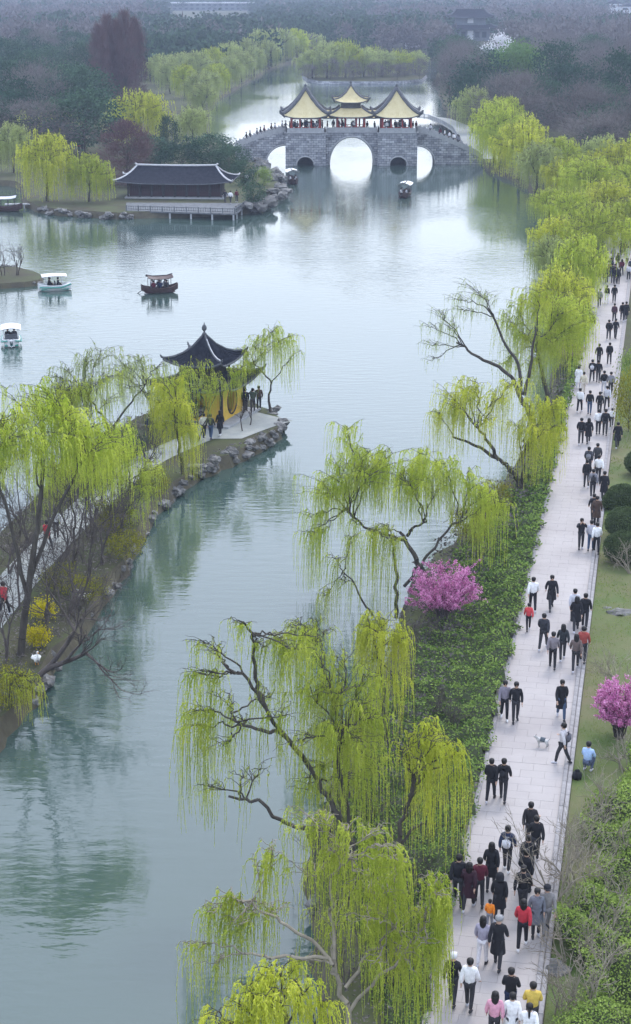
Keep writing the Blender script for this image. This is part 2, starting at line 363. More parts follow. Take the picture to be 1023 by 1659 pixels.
for r in range(int(PLEN)):
    for sgn in (-1, 1):
        if r < 62:
            o = obj('kerb_stone', km, path); o.location = pp(r + .5, sgn * (h - .03), GZ - .03 + rg.uniform(0, .012)); o.rotation_euler.z = -PANG
            if sgn > 0:
                e = obj('kerb_stone', km, path); e.location = pp(r + .5, h + .14, GZ - .07 + rg.uniform(0, .012)); e.rotation_euler.z = -PANG
        else:
            bi = len(fv)
            for v in kp.v: fv.append(tuple(pp(r + .5 + v[1], sgn * (h - .03) + v[0], GZ - .03 + v[2])))
            ff += [tuple(i + bi for i in f) for f in kp.f]
fb = MB(); fb.add(fv, ff); fo = fb.build('far_kerb', M['kerb'], path); fo['kind'] = 'stuff'
# causeway path
cpl = smooth_line([gp(*p) for p in [(-330, 1450), (-120, 1130), (-10, 985), (75, 888), (150, 815), (225, 752), (290, 722), (345, 700), (400, 680), (432, 672)]], it=2)
b = MB()
L_ = []
for i, p in enumerate(cpl):
    t = (cpl[min(i + 1, len(cpl) - 1)] - cpl[max(0, i - 1)]).normalized(); n_ = Vector((t.y, -t.x, 0)); wd = 1.05 + (1.5 if i > len(cpl) - 12 else 0)
    L_ += [p + n_ * wd + Vector((0, 0, .03)), p - n_ * wd + Vector((0, 0, .03))]
b.add(L_, [(2 * i, 2 * i + 1, 2 * i + 3, 2 * i + 2) for i in range(len(cpl) - 1)])
cpath = b.build('causeway_path', M['cpath']); cpath['kind'] = 'structure'
# lawn strip to the right of the promenade
b = MB(); b.add([pp(-8, h + .25, GZ + .008), pp(-8, 14, GZ + .008), pp(95, 14, GZ + .008), pp(95, h + .25, GZ + .008)], [(0, 1, 2, 3)])
o = b.build('lawn', M['lawn']); o['kind'] = 'structure'
#@@PART2
# ---------------------------------------------------------------- vegetation builders
def frusta(P0, P1, R0, R1, n=5):
    P0 = np.asarray(P0, float); P1 = np.asarray(P1, float); R0 = np.asarray(R0, float); R1 = np.asarray(R1, float)
    T = P1 - P0; T /= np.linalg.norm(T, axis=1, keepdims=True) + 1e-9
    ref = np.where(np.abs(T[:, 2:3]) > .9, np.array([[1.0, 0, 0]]), np.array([[0, 0, 1.0]]))
    A = np.cross(T, ref); A /= np.linalg.norm(A, axis=1, keepdims=True) + 1e-9; B = np.cross(A, T)
    an = np.arange(n) * 2 * np.pi / n; ca = np.cos(an)[None, :, None]; sa = np.sin(an)[None, :, None]
    ring = A[:, None, :] * ca + B[:, None, :] * sa
    V = np.concatenate([P0[:, None, :] + ring * R0[:, None, None], P1[:, None, :] + ring * R1[:, None, None]], 1)
    k = len(P0); base = (np.arange(k) * 2 * n)[:, None]; i = np.arange(n)[None, :]; j = (i + 1) % n
    Q = np.stack([base + i, base + j, base + n + j, base + n + i], -1).reshape(-1, 4)
    return V.reshape(-1, 3), Q
def join(parts):
    V = []; Q = []; b = 0
    for v, q in parts: V.append(v); Q.append(q + b); b += len(v)
    return np.concatenate(V), np.concatenate(Q)
def leaves(C, D, L, W, rg):           # C centres, D direction, lengths, widths -> diamond quads
    D = D / (np.linalg.norm(D, axis=1, keepdims=True) + 1e-9)
    rnd = rg.normal(size=D.shape); S_ = np.cross(D, rnd); S_ /= np.linalg.norm(S_, axis=1, keepdims=True) + 1e-9
    L = np.broadcast_to(L, (len(C),))[:, None]; W = np.broadcast_to(W, (len(C),))[:, None]
    V = np.stack([C, C + D * L * .45 + S_ * W * .5, C + D * L, C + D * L * .45 - S_ * W * .5], 1).reshape(-1, 3)
    return V, np.arange(len(V)).reshape(-1, 4)
class Segs:
    def __init__(s): s.a = []; s.b = []; s.r = []; s.q = []
    def curve(s, pts, r0, r1):
        n = len(pts) - 1
        for i in range(n):
            s.a.append(pts[i]); s.b.append(pts[i + 1]); s.r.append(r0 + (r1 - r0) * i / n); s.q.append(r0 + (r1 - r0) * (i + 1) / n)
    def mesh(s, n=5): return frusta(s.a, s.b, s.r, s.q, n)
def bez(p0, p1, p2, p3, n):
    t = np.linspace(0, 1, n + 1)[:, None]
    return (1 - t) ** 3 * p0 + 3 * (1 - t) ** 2 * t * p1 + 3 * (1 - t) * t * t * p2 + t ** 3 * p3
def wiggle(c, a, rg):
    n = rg.normal(size=c.shape) * a; n[0] = 0; n[-1] *= .3; return c + n
def strands(St, Out, Ln, rg, leaf=.085, lw=.02, perm=22, K=7, sway=.10, twig=.006):
    n = len(St); t = np.linspace(0, 1, K + 1)
    Od = Out / (np.linalg.norm(Out, axis=1, keepdims=True) + 1e-9)
    o = rg.uniform(.12, .5, n) * np.minimum(1, Ln / 2)
    P = St[:, None, :] + Od[:, None, :] * (o[:, None, None] * (1 - np.exp(-3.5 * t))[None, :, None])
    P[:, :, 2] += (o * .35)[:, None] * np.sin(np.minimum(t * 5, np.pi))[None, :] - Ln[:, None] * (t ** 1.25)[None, :]
    ph = rg.uniform(0, 6.28, (n, 2)); fr = rg.uniform(2, 5, (n, 1)); sw = rg.uniform(.3, 1, (n, 1)) * sway
    P[:, :, 0] += sw * np.sin(fr * t[None] + ph[:, :1]) * t[None]; P[:, :, 1] += sw * np.sin(fr * t[None] + ph[:, 1:]) * t[None]
    P[:, :, 2] = np.maximum(P[:, :, 2], .25)
    parts = []
    a = P[:, :-1].reshape(-1, 3); b = P[:, 1:].reshape(-1, 3)
    parts.append(frusta(a, b, np.full(len(a), twig), np.full(len(a), twig * .7), 3))
    cnt = np.maximum(3, (Ln * perm * rg.uniform(.5, 1.3, n)).astype(int)); idx = np.repeat(np.arange(n), cnt)
    u = np.clip(rg.uniform(.02, 1, len(idx)) ** 1.25, 0, .999) * K; i0 = np.minimum(u.astype(int), K - 1); f = (u - i0)[:, None]
    C = P[idx, i0] * (1 - f) + P[idx, i0 + 1] * f; Tn = P[idx, i0 + 1] - P[idx, i0]; Tn /= np.linalg.norm(Tn, axis=1, keepdims=True) + 1e-9
    D = Tn * .95 + rg.normal(size=C.shape) * .36; D[:, 2] -= .15
    fade = 1.15 - .55 * u / K
    parts.append(leaves(C, D, leaf * fade * rg.uniform(.5, 1.5, len(C)), lw * fade * rg.uniform(.7, 1.3, len(C)), rg))
    return join(parts)
def willow(name, label, base, trunks, nodes, seed, leafm='willow', leaf=.085, lw=.021, perm=22, dens=1.0, group=None, r0=.22, loc=None, twigm='bark', cat='tree', K=7, twig=.006):
    """trunks: list of point lists (first from the ground); nodes: (pos, radius, strands, length, trunk index)"""
    rg = np.random.default_rng(seed); base = np.array(base, float)
    big = Segs(); small = Segs(); S_ = []; O_ = []; L_ = []
    forks = []
    for tr in trunks:
        tr = [np.array(p, float) for p in tr]; pts = []
        for i in range(len(tr) - 1):
            for k in range(4): pts.append(tr[i] * (1 - k / 4) + tr[i + 1] * (k / 4))
        pts.append(tr[-1]); pts = np.array(pts); pts = wiggle(pts, .05, rg)
        ra = r0 * .85 * (1 if not forks else .6); big.curve(list(pts), ra, ra * .5); forks.append((pts, ra))
    for nd in nodes:
        pos, rad, ns, ln = np.array(nd[0], float), nd[1], nd[2], nd[3]; ti = nd[4] if len(nd) > 4 else None
        if ti is None: ti = min(range(len(forks)), key=lambda i: np.linalg.norm(forks[i][0][-1] - pos))
        pts, ra = forks[ti]; m = len(pts); fs_ = pts[m - 1 - rg.integers(0, max(1, m // 4))]
        d = pos - fs_; dl = np.linalg.norm(d); hd = np.array([d[0], d[1], 0])
        p1 = fs_ + d * .3 + np.array([0, 0, .10 * dl]) + rg.normal(size=3) * .05 * dl
        p2 = fs_ + d * .72 + np.array([0, 0, .06 * dl]) + rg.normal(size=3) * .07 * dl
        c = wiggle(bez(fs_, p1, p2, pos, 10), .035 * dl ** .5, rg)
        rl = min(ra * .42, .022 + .0085 * dl); big.curve(list(c), rl, .012)
        nsub = max(5, int(7 + rad * 6)); rad = rad * 1.25; subs = []
        for k in range(nsub):
            i = rg.integers(5, 11); st = c[i]; dr = rg.normal(size=3); dr[2] = abs(dr[2]) * .45 - .1; dr /= np.linalg.norm(dr)
            out = dr * [1.15, 1.15, .8] + (hd / (dl + .01)) * .3
            en = st * .25 + pos * .75 + out * rad * rg.uniform(.6, 1.15)
            md = (st + en) / 2 + np.array([0, 0, .18 * rad])
            cc = wiggle(bez(st, md, md + (en - md) * .6 + [0, 0, .1], en, 6), .03, rg); small.curve(list(cc), .014, .005); subs.append(cc)
        n_ = max(2, int(ns * dens * 1.0))
        for k in range(n_):
            cc = subs[rg.integers(0, nsub)] if rg.random() < .85 else c[6:]
            j = rg.integers(1, len(cc)); f = rg.random(); p = cc[j - 1] * (1 - f) + cc[j] * f
            dd = (p - base) * [1, 1, 0]; dd = dd / (np.linalg.norm(dd) + .01) + rg.normal(size=3) * [.8, .8, 0]
            S_.append(p); O_.append(dd); L_.append(ln * rg.uniform(.25, 1.3) * (1 if rg.random() < .6 else .4))
    S_ = np.array(S_); O_ = np.array(O_); L_ = np.minimum(np.array(L_), np.maximum(.4, S_[:, 2] - .35))
    loc = base if loc is None else loc
    root = empty(name, tuple(loc), label=label, cat=cat, group=group)
    off = np.array(loc)
    def put(nm, VQ, m):
        o = obj(nm, mesh_np(nm, VQ[0] - off, VQ[1], m), root)
        if nm == 'branches': o['kind'] = 'stuff'
        return o
    put('trunk', join([big.mesh(7)]), M[twigm]); put('branches', small.mesh(3), M[twigm])
    put('crown', strands(S_, O_, L_, rg, leaf, lw, perm, K, twig=twig), M[leafm])
    return root
def dome_nodes(H, W, n, rg, ns, ln, low=.55):
    out = []
    for i in range(n):
        a = i * 2.4 + rg.random(); r = W / 2 * math.sqrt((i + .6) / n) * .86
        z = H * (low + (1 - low) * (1 - (r / (W / 2)) ** 2) * rg.uniform(.75, 1)) * .97
        out.append(((r * math.cos(a), r * math.sin(a), z), W * .13, ns, ln))
    return out
def blobby(name, seed, H, W, m, n_cl=60, per=40, leaf=.3, low=.2, flat=1.0, shape='round', trunk_r=.12, bare=False, barkm='bark'):
    """a generic tree prototype kept off the scene: returns (trunk mesh, crown mesh)"""
    rg = np.random.default_rng(seed); C = []
    lobes = [(rg.uniform(0, 6.28), rg.uniform(.15, .75), rg.uniform(.75, 1.2)) for _ in range(6)]
    for i in range(n_cl):
        z = rg.uniform(0, 1); a = rg.uniform(0, 6.28)
        if shape == 'cone': rr = (1 - z) ** .8 * .9 + .08
        elif shape == 'column': rr = (1 - (2 * z - 1) ** 4) * .8 * (1 - .35 * z) + .05
        elif shape == 'tower': rr = min(1, (1 - z) * 3.2 + .12) * .9
        elif shape == 'layer': z = (round(z * 5) + rg.uniform(-.1, .1)) / 5; rr = max(.15, math.sqrt(max(0, 1 - (z * 1.05 - .25) ** 2)))
        else: rr = math.sqrt(max(.02, 1 - (2 * z - 1) ** 2))
        for la, lz, lr in lobes:
            dd = abs((a - la + math.pi) % (2 * math.pi) - math.pi)
            if dd < .6 and abs(z - lz) < .25: rr *= lr
        rr *= W / 2 * (rg.uniform(.55, 1.0) ** .5)
        C.append((rr * math.cos(a), rr * math.sin(a), H * (low + (1 - low) * z)))
    C = np.array(C); cs = W * .12 * rg.uniform(.6, 1.3, n_cl)
    idx = np.repeat(np.arange(n_cl), per); P = C[idx] + rg.normal(size=(len(idx), 3)) * (cs[idx, None] * [1, 1, .62 * flat])
    D = rg.normal(size=P.shape); 
    if bare: D = D * .5 + (P - np.array([0, 0, H * .2])) / W; Lf = leaf * 2.6; Wd = leaf * .16
    else: Lf = leaf; Wd = leaf * .75
    V, Q = leaves(P, D, Lf * rg.uniform(.6, 1.3, len(P)), Wd, rg)
    V[:, 2] = np.maximum(V[:, 2], .02)
    cm = mesh_np('crown', V, Q, m)
    s = Segs(); top = H * (.75 if shape in ('cone', 'column') else .45)
    s.curve(list(wiggle(np.array([[0, 0, -.1], [0, 0, top * .3], [.05, 0, top * .65], [0, .05, top]]), .03 * W / 3, rg)), trunk_r, trunk_r * .5)
    for i in rg.choice(n_cl, min(18, n_cl), replace=False):
        st = np.array([0, 0, min(C[i][2] * .7, top) * rg.uniform(.6, 1)]); md = (st + C[i]) / 2 + [0, 0, .04 * H]
        s.curve(list(wiggle(bez(st, md, md, C[i], 4), .02 * W / 3, rg)), trunk_r * .4, trunk_r * .1)
    V, Q = s.mesh(5); tm = mesh_np('trunk', V, Q, M[barkm])
    return tm, cm
def plant_tree(name, pair, loc, sx, sz, rz, label, group=None, cat='tree', crown='crown'):
    t = empty(name, tuple(loc), rz, label=label, cat=cat, group=group); t.scale = (sx, sx, sz)
    if pair[0] is not None: obj('trunk', pair[0], t)
    obj(crown, pair[1], t); return t
def bare_segs(base, d, L, r, depth, rg, s, spread=.55, up=.12, kids=3):
    n = 4; pts = [np.array(base, float)]; dd = np.array(d, float)
    for i in range(n):
        dd = dd + rg.normal(size=3) * .13; dd[2] += up * .3; dd /= np.linalg.norm(dd); pts.append(pts[-1] + dd * L / n)
    s.curve(pts, r, r * .6)
    if depth == 0: return
    for k in range(kids):
        i = rg.integers(2, n + 1); nd = dd + rg.normal(size=3) * spread; nd[2] += up; nd /= np.linalg.norm(nd)
        bare_segs(pts[i], nd, L * rg.uniform(.55, .85), r * .55, depth - 1, rg, s, spread, up, kids)
def bare_tree(name, label, base, H, seed, m='darktwig', lean=(0, 0), stems=1, depth=4, r=.09, cat='tree', kids=3, spread=.55, group=None, leafmat=None, nleaf=0, leafs=.08):
    rg = np.random.default_rng(seed); s = Segs(); b0 = np.array([0, 0, -.05])
    for k in range(stems):
        d = np.array([lean[0], lean[1], 1.0]) + rg.normal(size=3) * (.25 if stems > 1 else .05); d /= np.linalg.norm(d)
        bare_segs(b0 + rg.normal(size=3) * [.1, .1, 0], d, H * .36, r, depth, rg, s, spread, kids=kids)
    root = empty(name, tuple(base), label=label, cat=cat, group=group)
    R_ = np.array(s.r); V, Q = s.mesh(5); big = R_ > r * .45
    A = np.array(s.a); B = np.array(s.b); q = np.array(s.q)
    v, f = frusta(A[big], B[big], R_[big], q[big], 6); obj('trunk', mesh_np('trunk', v, f, M[m]), root)
    v, f = frusta(A[~big], B[~big], np.maximum(R_[~big], .007), np.maximum(q[~big], .005), 3); obj('branches', mesh_np('branches', v, f, M[m]), root)['kind'] = 'stuff'
    if leafmat:
        small = np.where(R_ < r * .3)[0]; ii = rg.choice(small, nleaf); f = rg.random((nleaf, 1))
        C = A[ii] * f + B[ii] * (1 - f) + rg.normal(size=(nleaf, 3)) * .03
        v, f = leaves(C, rg.normal(size=C.shape), leafs * rg.uniform(.6, 1.3, nleaf), leafs * .8, rg)
        obj('blossom' if 'loss' in M[leafmat].name else 'crown', mesh_np('crown', v, f, M[leafmat]), root)
    return root
# ---------------------------------------------------------------- the near willows
def N_(base, px, py, dd, rad, ns, ln, ti=None):
    p = vp(px, py, base.y + dd); return ((p.x, p.y, p.z), rad, ns, ln) if ti is None else ((p.x, p.y, p.z), rad, ns, ln, ti)
def T_(base, lst): return [vp(x, y, base.y + d) for x, y, d in lst]
D1 = 1.0
# A: over the pink tree
b = gp(692, 938)
nodesA = [N_(b, *q) for q in [(563, 690, 0, .8, 70, 1.8), (600, 728, .6, .9, 120, 2.4), (545, 750, -.6, .9, 75, 2.5), (518, 775, .5, .7, 60, 2.4), (636, 735, 0, .9, 140, 2.2), (668, 752, 1.2, .9, 120, 2.2), (690, 738, -.8, .9, 130, 2.2), (722, 752, .4, .9, 120, 2.2), (610, 755, .3, 1.0, 110, 1.8), (650, 770, .2, 1.0, 110, 1.6), (700, 775, .5, 1.0, 110, 1.6), (570, 760, 0, 1.0, 100, 1.8), (530, 800, .2, .8, 70, 1.5),
    (757, 768, -.3, .8, 80, 2.6), (775, 790, 1, .6, 50, 2.8), (800, 792, .3, .7, 60, 2.8), (824, 812, 0, .35, 46, 2.6), (560, 790, 1.4, .8, 60, 2.2), (505, 838, 0, .4, 32, 4.6), (522, 862, .8, .3, 26, 4.2), (498, 868, -.5, .35, 26, 4.2),
    (655, 775, -1.4, .9, 60, 2.0), (605, 768, -1.2, .9, 55, 2.2), (580, 850, -.6, .35, 16, 4.0), (612, 858, .6, .3, 22, 4.2), (770, 835, .6, .3, 18, 2.6)]]
willow('willow_tree', 'spreading willow with a dark forked leaning trunk rising behind the large pink blossom bush', b,
       [T_(b, [(692, 938, 0), (674, 905, 0), (660, 875, 0), (648, 862, .1)]), T_(b, [(660, 875, 0), (628, 868, .4), (590, 853, .2), (560, 826, 0)]), T_(b, [(655, 950, -.3), (680, 915, -.2), (706, 886, 0), (733, 850, .3), (757, 830, .3)]), T_(b, [(660, 868, 0), (668, 855, -.2), (692, 846, -.5)])],
       nodesA, 11, 'willow', dens=1.7, perm=24, r0=.17)
# B: slim tree in the lawn of the bank
b = gp(642, 1002)
willow('willow_tree', 'slim willow with sparse long curtains hanging over water, left of the pink blossom bush', b,
       [T_(b, [(642, 1002, 0), (643, 950, 0), (640, 900, 0), (636, 868, 0)]), T_(b, [(605, 1000, .2), (580, 960, 0), (556, 925, 0)])],
       [N_(b, *q) for q in [(600, 858, 0, .4, 26, 4.2), (570, 870, .4, .3, 18, 4.0), (625, 850, .3, .35, 30, 4.4), (545, 905, 0, .4, 18, 3.4), (530, 965, .3, .4, 22, 3), (640, 870, -.3, .3, 26, 4), (560, 945, 0, .35, 12, 2.4)]], 12, 'willow', dens=1.8, perm=20, r0=.11)
b = gp(628, 1215)
willow('willow_tree', 'yellow-green willow with a rounded top and dense fringe below the pink blossom bush', b,
       [T_(b, [(628, 1215, 0), (622, 1150, 0), (615, 1090, 0), (612, 1050, 0)])],
       [N_(b, *q) for q in [(598, 1008, 0, .45, 90, 2.4), (625, 1003, .4, .5, 110, 2.6), (648, 1015, 0, .4, 90, 2.8), (655, 1035, -.4, .25, 50, 2.2), (585, 1030, .4, .35, 60, 2.2), (620, 1020, -.7, .5, 80, 2.6), (605, 1070, .3, .5, 50, 2.6), (640, 1110, .4, .4, 36, 2.6)]], 13, 'willow_y', perm=26, r0=.13)
# C: large willow leaning over the water
b = gp(580, 1400)
nodesC = [N_(b, *q) for q in [(330, 1040, 0, .5, 42, 1.3), (348, 1050, .5, .35, 30, 1.4), (396, 1008, 0, .4, 40, 1.2), (425, 1050, 0, .45, 40, 2.0), (458, 1035, .4, .45, 60, 2.4), (482, 1052, -.3, .4, 70, 2.4), (505, 1030, 0, .4, 80, 2.5), (518, 1060, .6, .4, 50, 2.6),
    (312, 1095, 0, .45, 40, 3.6), (322, 1150, -.3, .4, 85, 3.4), (305, 1180, .5, .3, 40, 2.8), (345, 1100, .6, .4, 30, 3.0), (372, 1130, 0, .5, 32, 2.6), (400, 1170, .4, .5, 28, 2.4), (438, 1130, .5, .5, 40, 2.4), (462, 1160, -.6, .5, 48, 2.2), (500, 1110, 0, .6, 80, 2.4),
    (530, 1100, .5, .5, 85, 2.6), (558, 1118, 0, .6, 90, 2.6), (590, 1135, .4, .5, 80, 3.0), (612, 1165, 0, .4, 70, 3.0), (540, 1170, -.8, .5, 70, 2.6), (580, 1200, -.6, .5, 70, 2.6), (480, 1200, -1, .5, 30, 2.2), (360, 1210, -.6, .5, 26, 2.0), (340, 1275, -.5, .35, 18, 2.2), (395, 1260, -.4, .4, 14, 2.2), (420, 1240, .4, .4, 14, 1.5), (600, 1090, .5, .4, 60, 2), (530, 1240, .8, .7, 60, 2.6), (570, 1260, .6, .7, 70, 2.8), (610, 1240, .8, .6, 60, 2.8), (500, 1280, .6, .6, 40, 2.4), (560, 1060, .6, .5, 60, 2.4)]]
willow('willow_tree', 'largest willow, its long bare limbs reaching left over water in hanging curtains', b,
       [T_(b, [(580, 1400, 0), (562, 1340, 0), (530, 1290, 0), (503, 1245, 0)]), T_(b, [(503, 1245, 0), (465, 1198, .2), (430, 1145, 0), (402, 1100, 0), (360, 1072, 0)]), T_(b, [(572, 1380, 0), (558, 1290, .1), (549, 1230, .1), (548, 1180, 0)]),
        T_(b, [(431, 1146, 0), (417, 1110, .2), (414, 1050, .2), (402, 1018, 0)]), T_(b, [(540, 1345, -.2), (465, 1335, -.5), (420, 1300, -.6), (372, 1290, -.5)]), T_(b, [(503, 1245, 0), (455, 1185, -.4), (415, 1185, -.5), (375, 1165, -.5)])],
       nodesC, 14, 'willow', dens=.95, perm=26, r0=.16)
b = gp(625, 1450)
willow('willow_tree', 'willow with a low rounded cascade of pale green strands beside the promenade hedge', b,
       [T_(b, [(625, 1450, 0), (640, 1380, 0), (655, 1320, 0), (670, 1270, 0)]), T_(b, [(640, 1380, 0), (665, 1345, .3), (690, 1335, .3)])],
       [N_(b, *q) for q in [(688, 1178, 0, .4, 80, 3.2), (668, 1192, .4, .35, 60, 3.0), (708, 1180, .3, .35, 50, 3.3), (728, 1195, 0, .3, 40, 3.4), (742, 1215, .2, .25, 26, 3.2), (652, 1215, 0, .3, 26, 2.6), (700, 1200, -.6, .45, 36, 3.2), (680, 1230, -.8, .4, 20, 2.8)]], 15, 'willow_y', perm=24, r0=.12)
b = gp(572, 1720)
nodesE = [N_(b, *q) for q in [(441, 1372, 0, .35, 60, 2.6), (425, 1395, .3, .3, 36, 2.2), (500, 1320, .2, .5, 70, 1.8), (540, 1375, 0, .2, 24, 2.4), (548, 1380, .3, .2, 50, 2.6), (565, 1335, 0, .3, 60, 2.0), (602, 1348, .2, .35, 60, 3.8), (622, 1372, -.2, .3, 40, 3.4), (656, 1395, 0, .18, 60, 2.6),
    (640, 1410, .5, .35, 40, 3.2), (695, 1418, 0, .3, 60, 3.6), (718, 1425, .3, .2, 70, 3.4), (708, 1450, -.3, .25, 50, 3.2), (368, 1450, 0, .3, 56, 2.2), (392, 1465, .2, .4, 70, 2.4), (335, 1478, -.2, .3, 56, 2.2), (415, 1480, 0, .4, 60, 2.0), (310, 1530, 0, .3, 40, 2.6), (385, 1500, -.4, .4, 56, 2.2),
    (590, 1490, 0, .45, 60, 2.8), (622, 1485, .4, .4, 60, 2.8), (650, 1515, 0, .35, 60, 2.8), (580, 1440, .6, .4, 45, 2.2), (610, 1560, -.6, .4, 40, 2), (660, 1560, -.4, .4, 60, 2.2), (690, 1530, -.5, .3, 40, 2.4), (450, 1480, .4, .4, 34, 2.0), (350, 1560, -.5, .35, 24, 1.6), (630, 1440, .2, .4, 50, 2.6), (675, 1470, .2, .3, 50, 2.8), (530, 1330, 0, .35, 55, 2.2), (505, 1420, .6, .5, 44, 2.4), (535, 1480, .9, .5, 50, 2.4), (570, 1400, 1, .6, 60, 2.6), (600, 1430, 1.2, .6, 60, 2.6), (480, 1560, .5, .5, 50, 2)]]
willow('willow_tree', 'nearest willow, pale limbs with long strands falling onto the promenade edge', b,
       [T_(b, [(572, 1720, 0), (566, 1640, 0), (545, 1580, 0), (532, 1552, 0)]), T_(b, [(532, 1552, 0), (480, 1506, 0), (430, 1478, 0), (395, 1462, 0)]), T_(b, [(545, 1580, 0), (534, 1480, .2), (540, 1420, .2), (553, 1385, .2)]),
        T_(b, [(560, 1600, 0), (600, 1540, .3), (640, 1500, .2)]), T_(b, [(532, 1552, 0), (440, 1550, -.5), (395, 1545, -.6)]), T_(b, [(566, 1640, 0), (640, 1560, -.3), (690, 1500, 0)])],
       nodesE, 16, 'willow', dens=.72, perm=26, r0=.105, twigm='twig')
b = gp(470, 1900)
willow('willow_tree', 'yellow willow top filling the lower edge of the photo over the water', b,
       [T_(b, [(470, 1900, 0), (465, 1780, 0), (460, 1690, 0)])],
       [N_(b, *q) for q in [(440, 1562, 0, .4, 90, 2.6), (465, 1560, .5, .35, 70, 2.8), (410, 1590, 0, .4, 80, 2.6), (500, 1590, 0, .4, 80, 2.6), (385, 1620, 0, .3, 60, 2.4), (350, 1640, 0, .3, 40, 2), (530, 1620, 0, .3, 50, 2.4), (450, 1600, -.6, .5, 90, 2.4), (330, 1650, .2, .3, 24, 1.6)]], 17, 'willow_y', perm=24, r0=.15)
# right bank, further off
b = gp(846, 796)
willow('willow_tree', 'willow with a stout forked trunk at the hedge and a wide yellow-green curtain', b,
       [T_(b, [(846, 796, 0), (838, 775, 0), (822, 755, 0), (806, 742, 0)]), T_(b, [(846, 790, 0), (847, 760, 0), (848, 735, .2)]), T_(b, [(806, 742, 0), (770, 722, .2), (735, 708, 0)]), T_(b, [(808, 745, 0), (790, 710, -.2), (770, 690, 0)])],
       [N_(b, *q) for q in [(722, 640, 0, .8, 70, 2.8), (750, 628, .8, .8, 90, 3.0), (775, 622, 0, .8, 90, 2.6), (738, 660, -.6, .7, 70, 2.6), (712, 668, .4, .5, 44, 2.4), (803, 640, 0, .8, 60, 2.6), (832, 620, .6, .8, 70, 3.2), (862, 650, 0, .8, 90, 3.4), (890, 655, .5, .7, 90, 3.4), (895, 690, -.3, .6, 70, 2.8), (868, 690, -.8, .7, 70, 3.0), (842, 680, -.6, .7, 50, 2.6), (790, 680, -1, .8, 40, 2.2), (902, 640, 1, .5, 50, 3)]],
       21, 'willow_y', dens=1.4, perm=20, leaf=.10, lw=.028, r0=.22)
b = gp(872, 700)
willow('willow_tree', 'tall willow with sparse grey-green boughs stretching left over the lake', b,
       [T_(b, [(872, 700, 0), (852, 660, 0), (838, 628, 0), (822, 605, 0)]), T_(b, [(822, 605, 0), (792, 588, 0), (765, 572, 0), (740, 555, 0)]), T_(b, [(845, 640, 0), (840, 590, .2), (815, 550, .2), (790, 500, .2)]), T_(b, [(850, 640, 0), (862, 580, 0), (868, 530, 0)])],
       [N_(b, *q) for q in [(765, 465, 0, 1, 44, 1.3), (785, 480, .8, .8, 40, 1.5), (740, 485, 0, .7, 34, 1.2), (712, 502, 0, .7, 34, 1.2), (695, 530, .4, .6, 30, 1.2), (702, 560, 0, .6, 26, 1.0), (725, 525, -.5, .8, 40, 1.4), (750, 505, .5, .8, 34, 1.4), (700, 585, 0, .5, 12, .8)]],
       22, 'willow_p', perm=14, leaf=.12, lw=.03, r0=.24)
b = gp(892, 668)
willow('willow_tree', 'dense willow full of yellow-green foliage beside the sparse grey-green one', b,
       [T_(b, [(892, 668, 0), (880, 610, 0), (870, 560, 0)])],
       [N_(b, *q) for q in [(825, 520, 0, 1, 70, 2.8), (845, 490, .5, 1, 80, 3), (870, 470, 0, 1.1, 90, 3), (895, 490, .6, 1, 90, 3), (918, 500, 0, .9, 100, 3.2), (935, 520, .5, .6, 70, 2.8), (850, 540, -.8, 1, 70, 2.8), (880, 545, -1, 1, 80, 3), (905, 550, -.8, .9, 70, 2.8), (815, 590, 0, .7, 36, 2), (860, 590, .5, .8, 60, 3)]],
       23, 'willow', dens=1.4, perm=15, leaf=.13, lw=.036, r0=.22)
# causeway willows
b = gp(186, 760)
willow('willow_tree', 'sparse open willow with a dark forked trunk in the middle of the causeway', b,
       [T_(b, [(186, 760, 0), (183, 725, 0), (180, 697, 0)]), T_(b, [(180, 697, 0), (160, 665, 0), (135, 630, 0)]), T_(b, [(180, 697, 0), (205, 660, .2), (235, 625, .2)])],
       [N_(b, *q) for q in [(120, 640, .3, .9, 44, 1.8), (240, 640, .3, .9, 40, 1.8), (180, 610, .4, 1, 50, 2), (138, 580, 0, .9, 60, 2), (165, 565, .6, .9, 44, 2.2), (108, 600, 0, .8, 40, 1.8), (195, 585, 0, .9, 40, 2.2), (228, 582, .5, .8, 40, 2), (262, 590, 0, .7, 34, 1.8), (85, 612, 0, .5, 24, 1.4), (150, 620, -.6, .9, 34, 2), (210, 630, -.5, .8, 26, 2)]], 31, 'willow_p', dens=1.7, perm=17, leaf=.10, lw=.027, r0=.15)
b = gp(296, 768)
willow('willow_tree', 'bright yellow-green willow curtain just left of the pavilion forecourt', b,
       [T_(b, [(296, 768, 0), (290, 720, 0), (282, 670, 0)])],
       [N_(b, *q) for q in [(268, 622, 0, .6, 90, 3.2), (282, 615, .5, .5, 90, 3.2), (255, 650, 0, .5, 70, 2.8), (298, 650, 0, .5, 90, 3.6), (312, 690, .2, .35, 70, 3), (280, 650, -.6, .6, 90, 3.4), (265, 690, -.3, .5, 70, 2.4), (300, 700, -.5, .5, 70, 2.6)]], 32, 'willow_y', perm=24, leaf=.10, lw=.028, r0=.14)
b = gp(34, 1062)
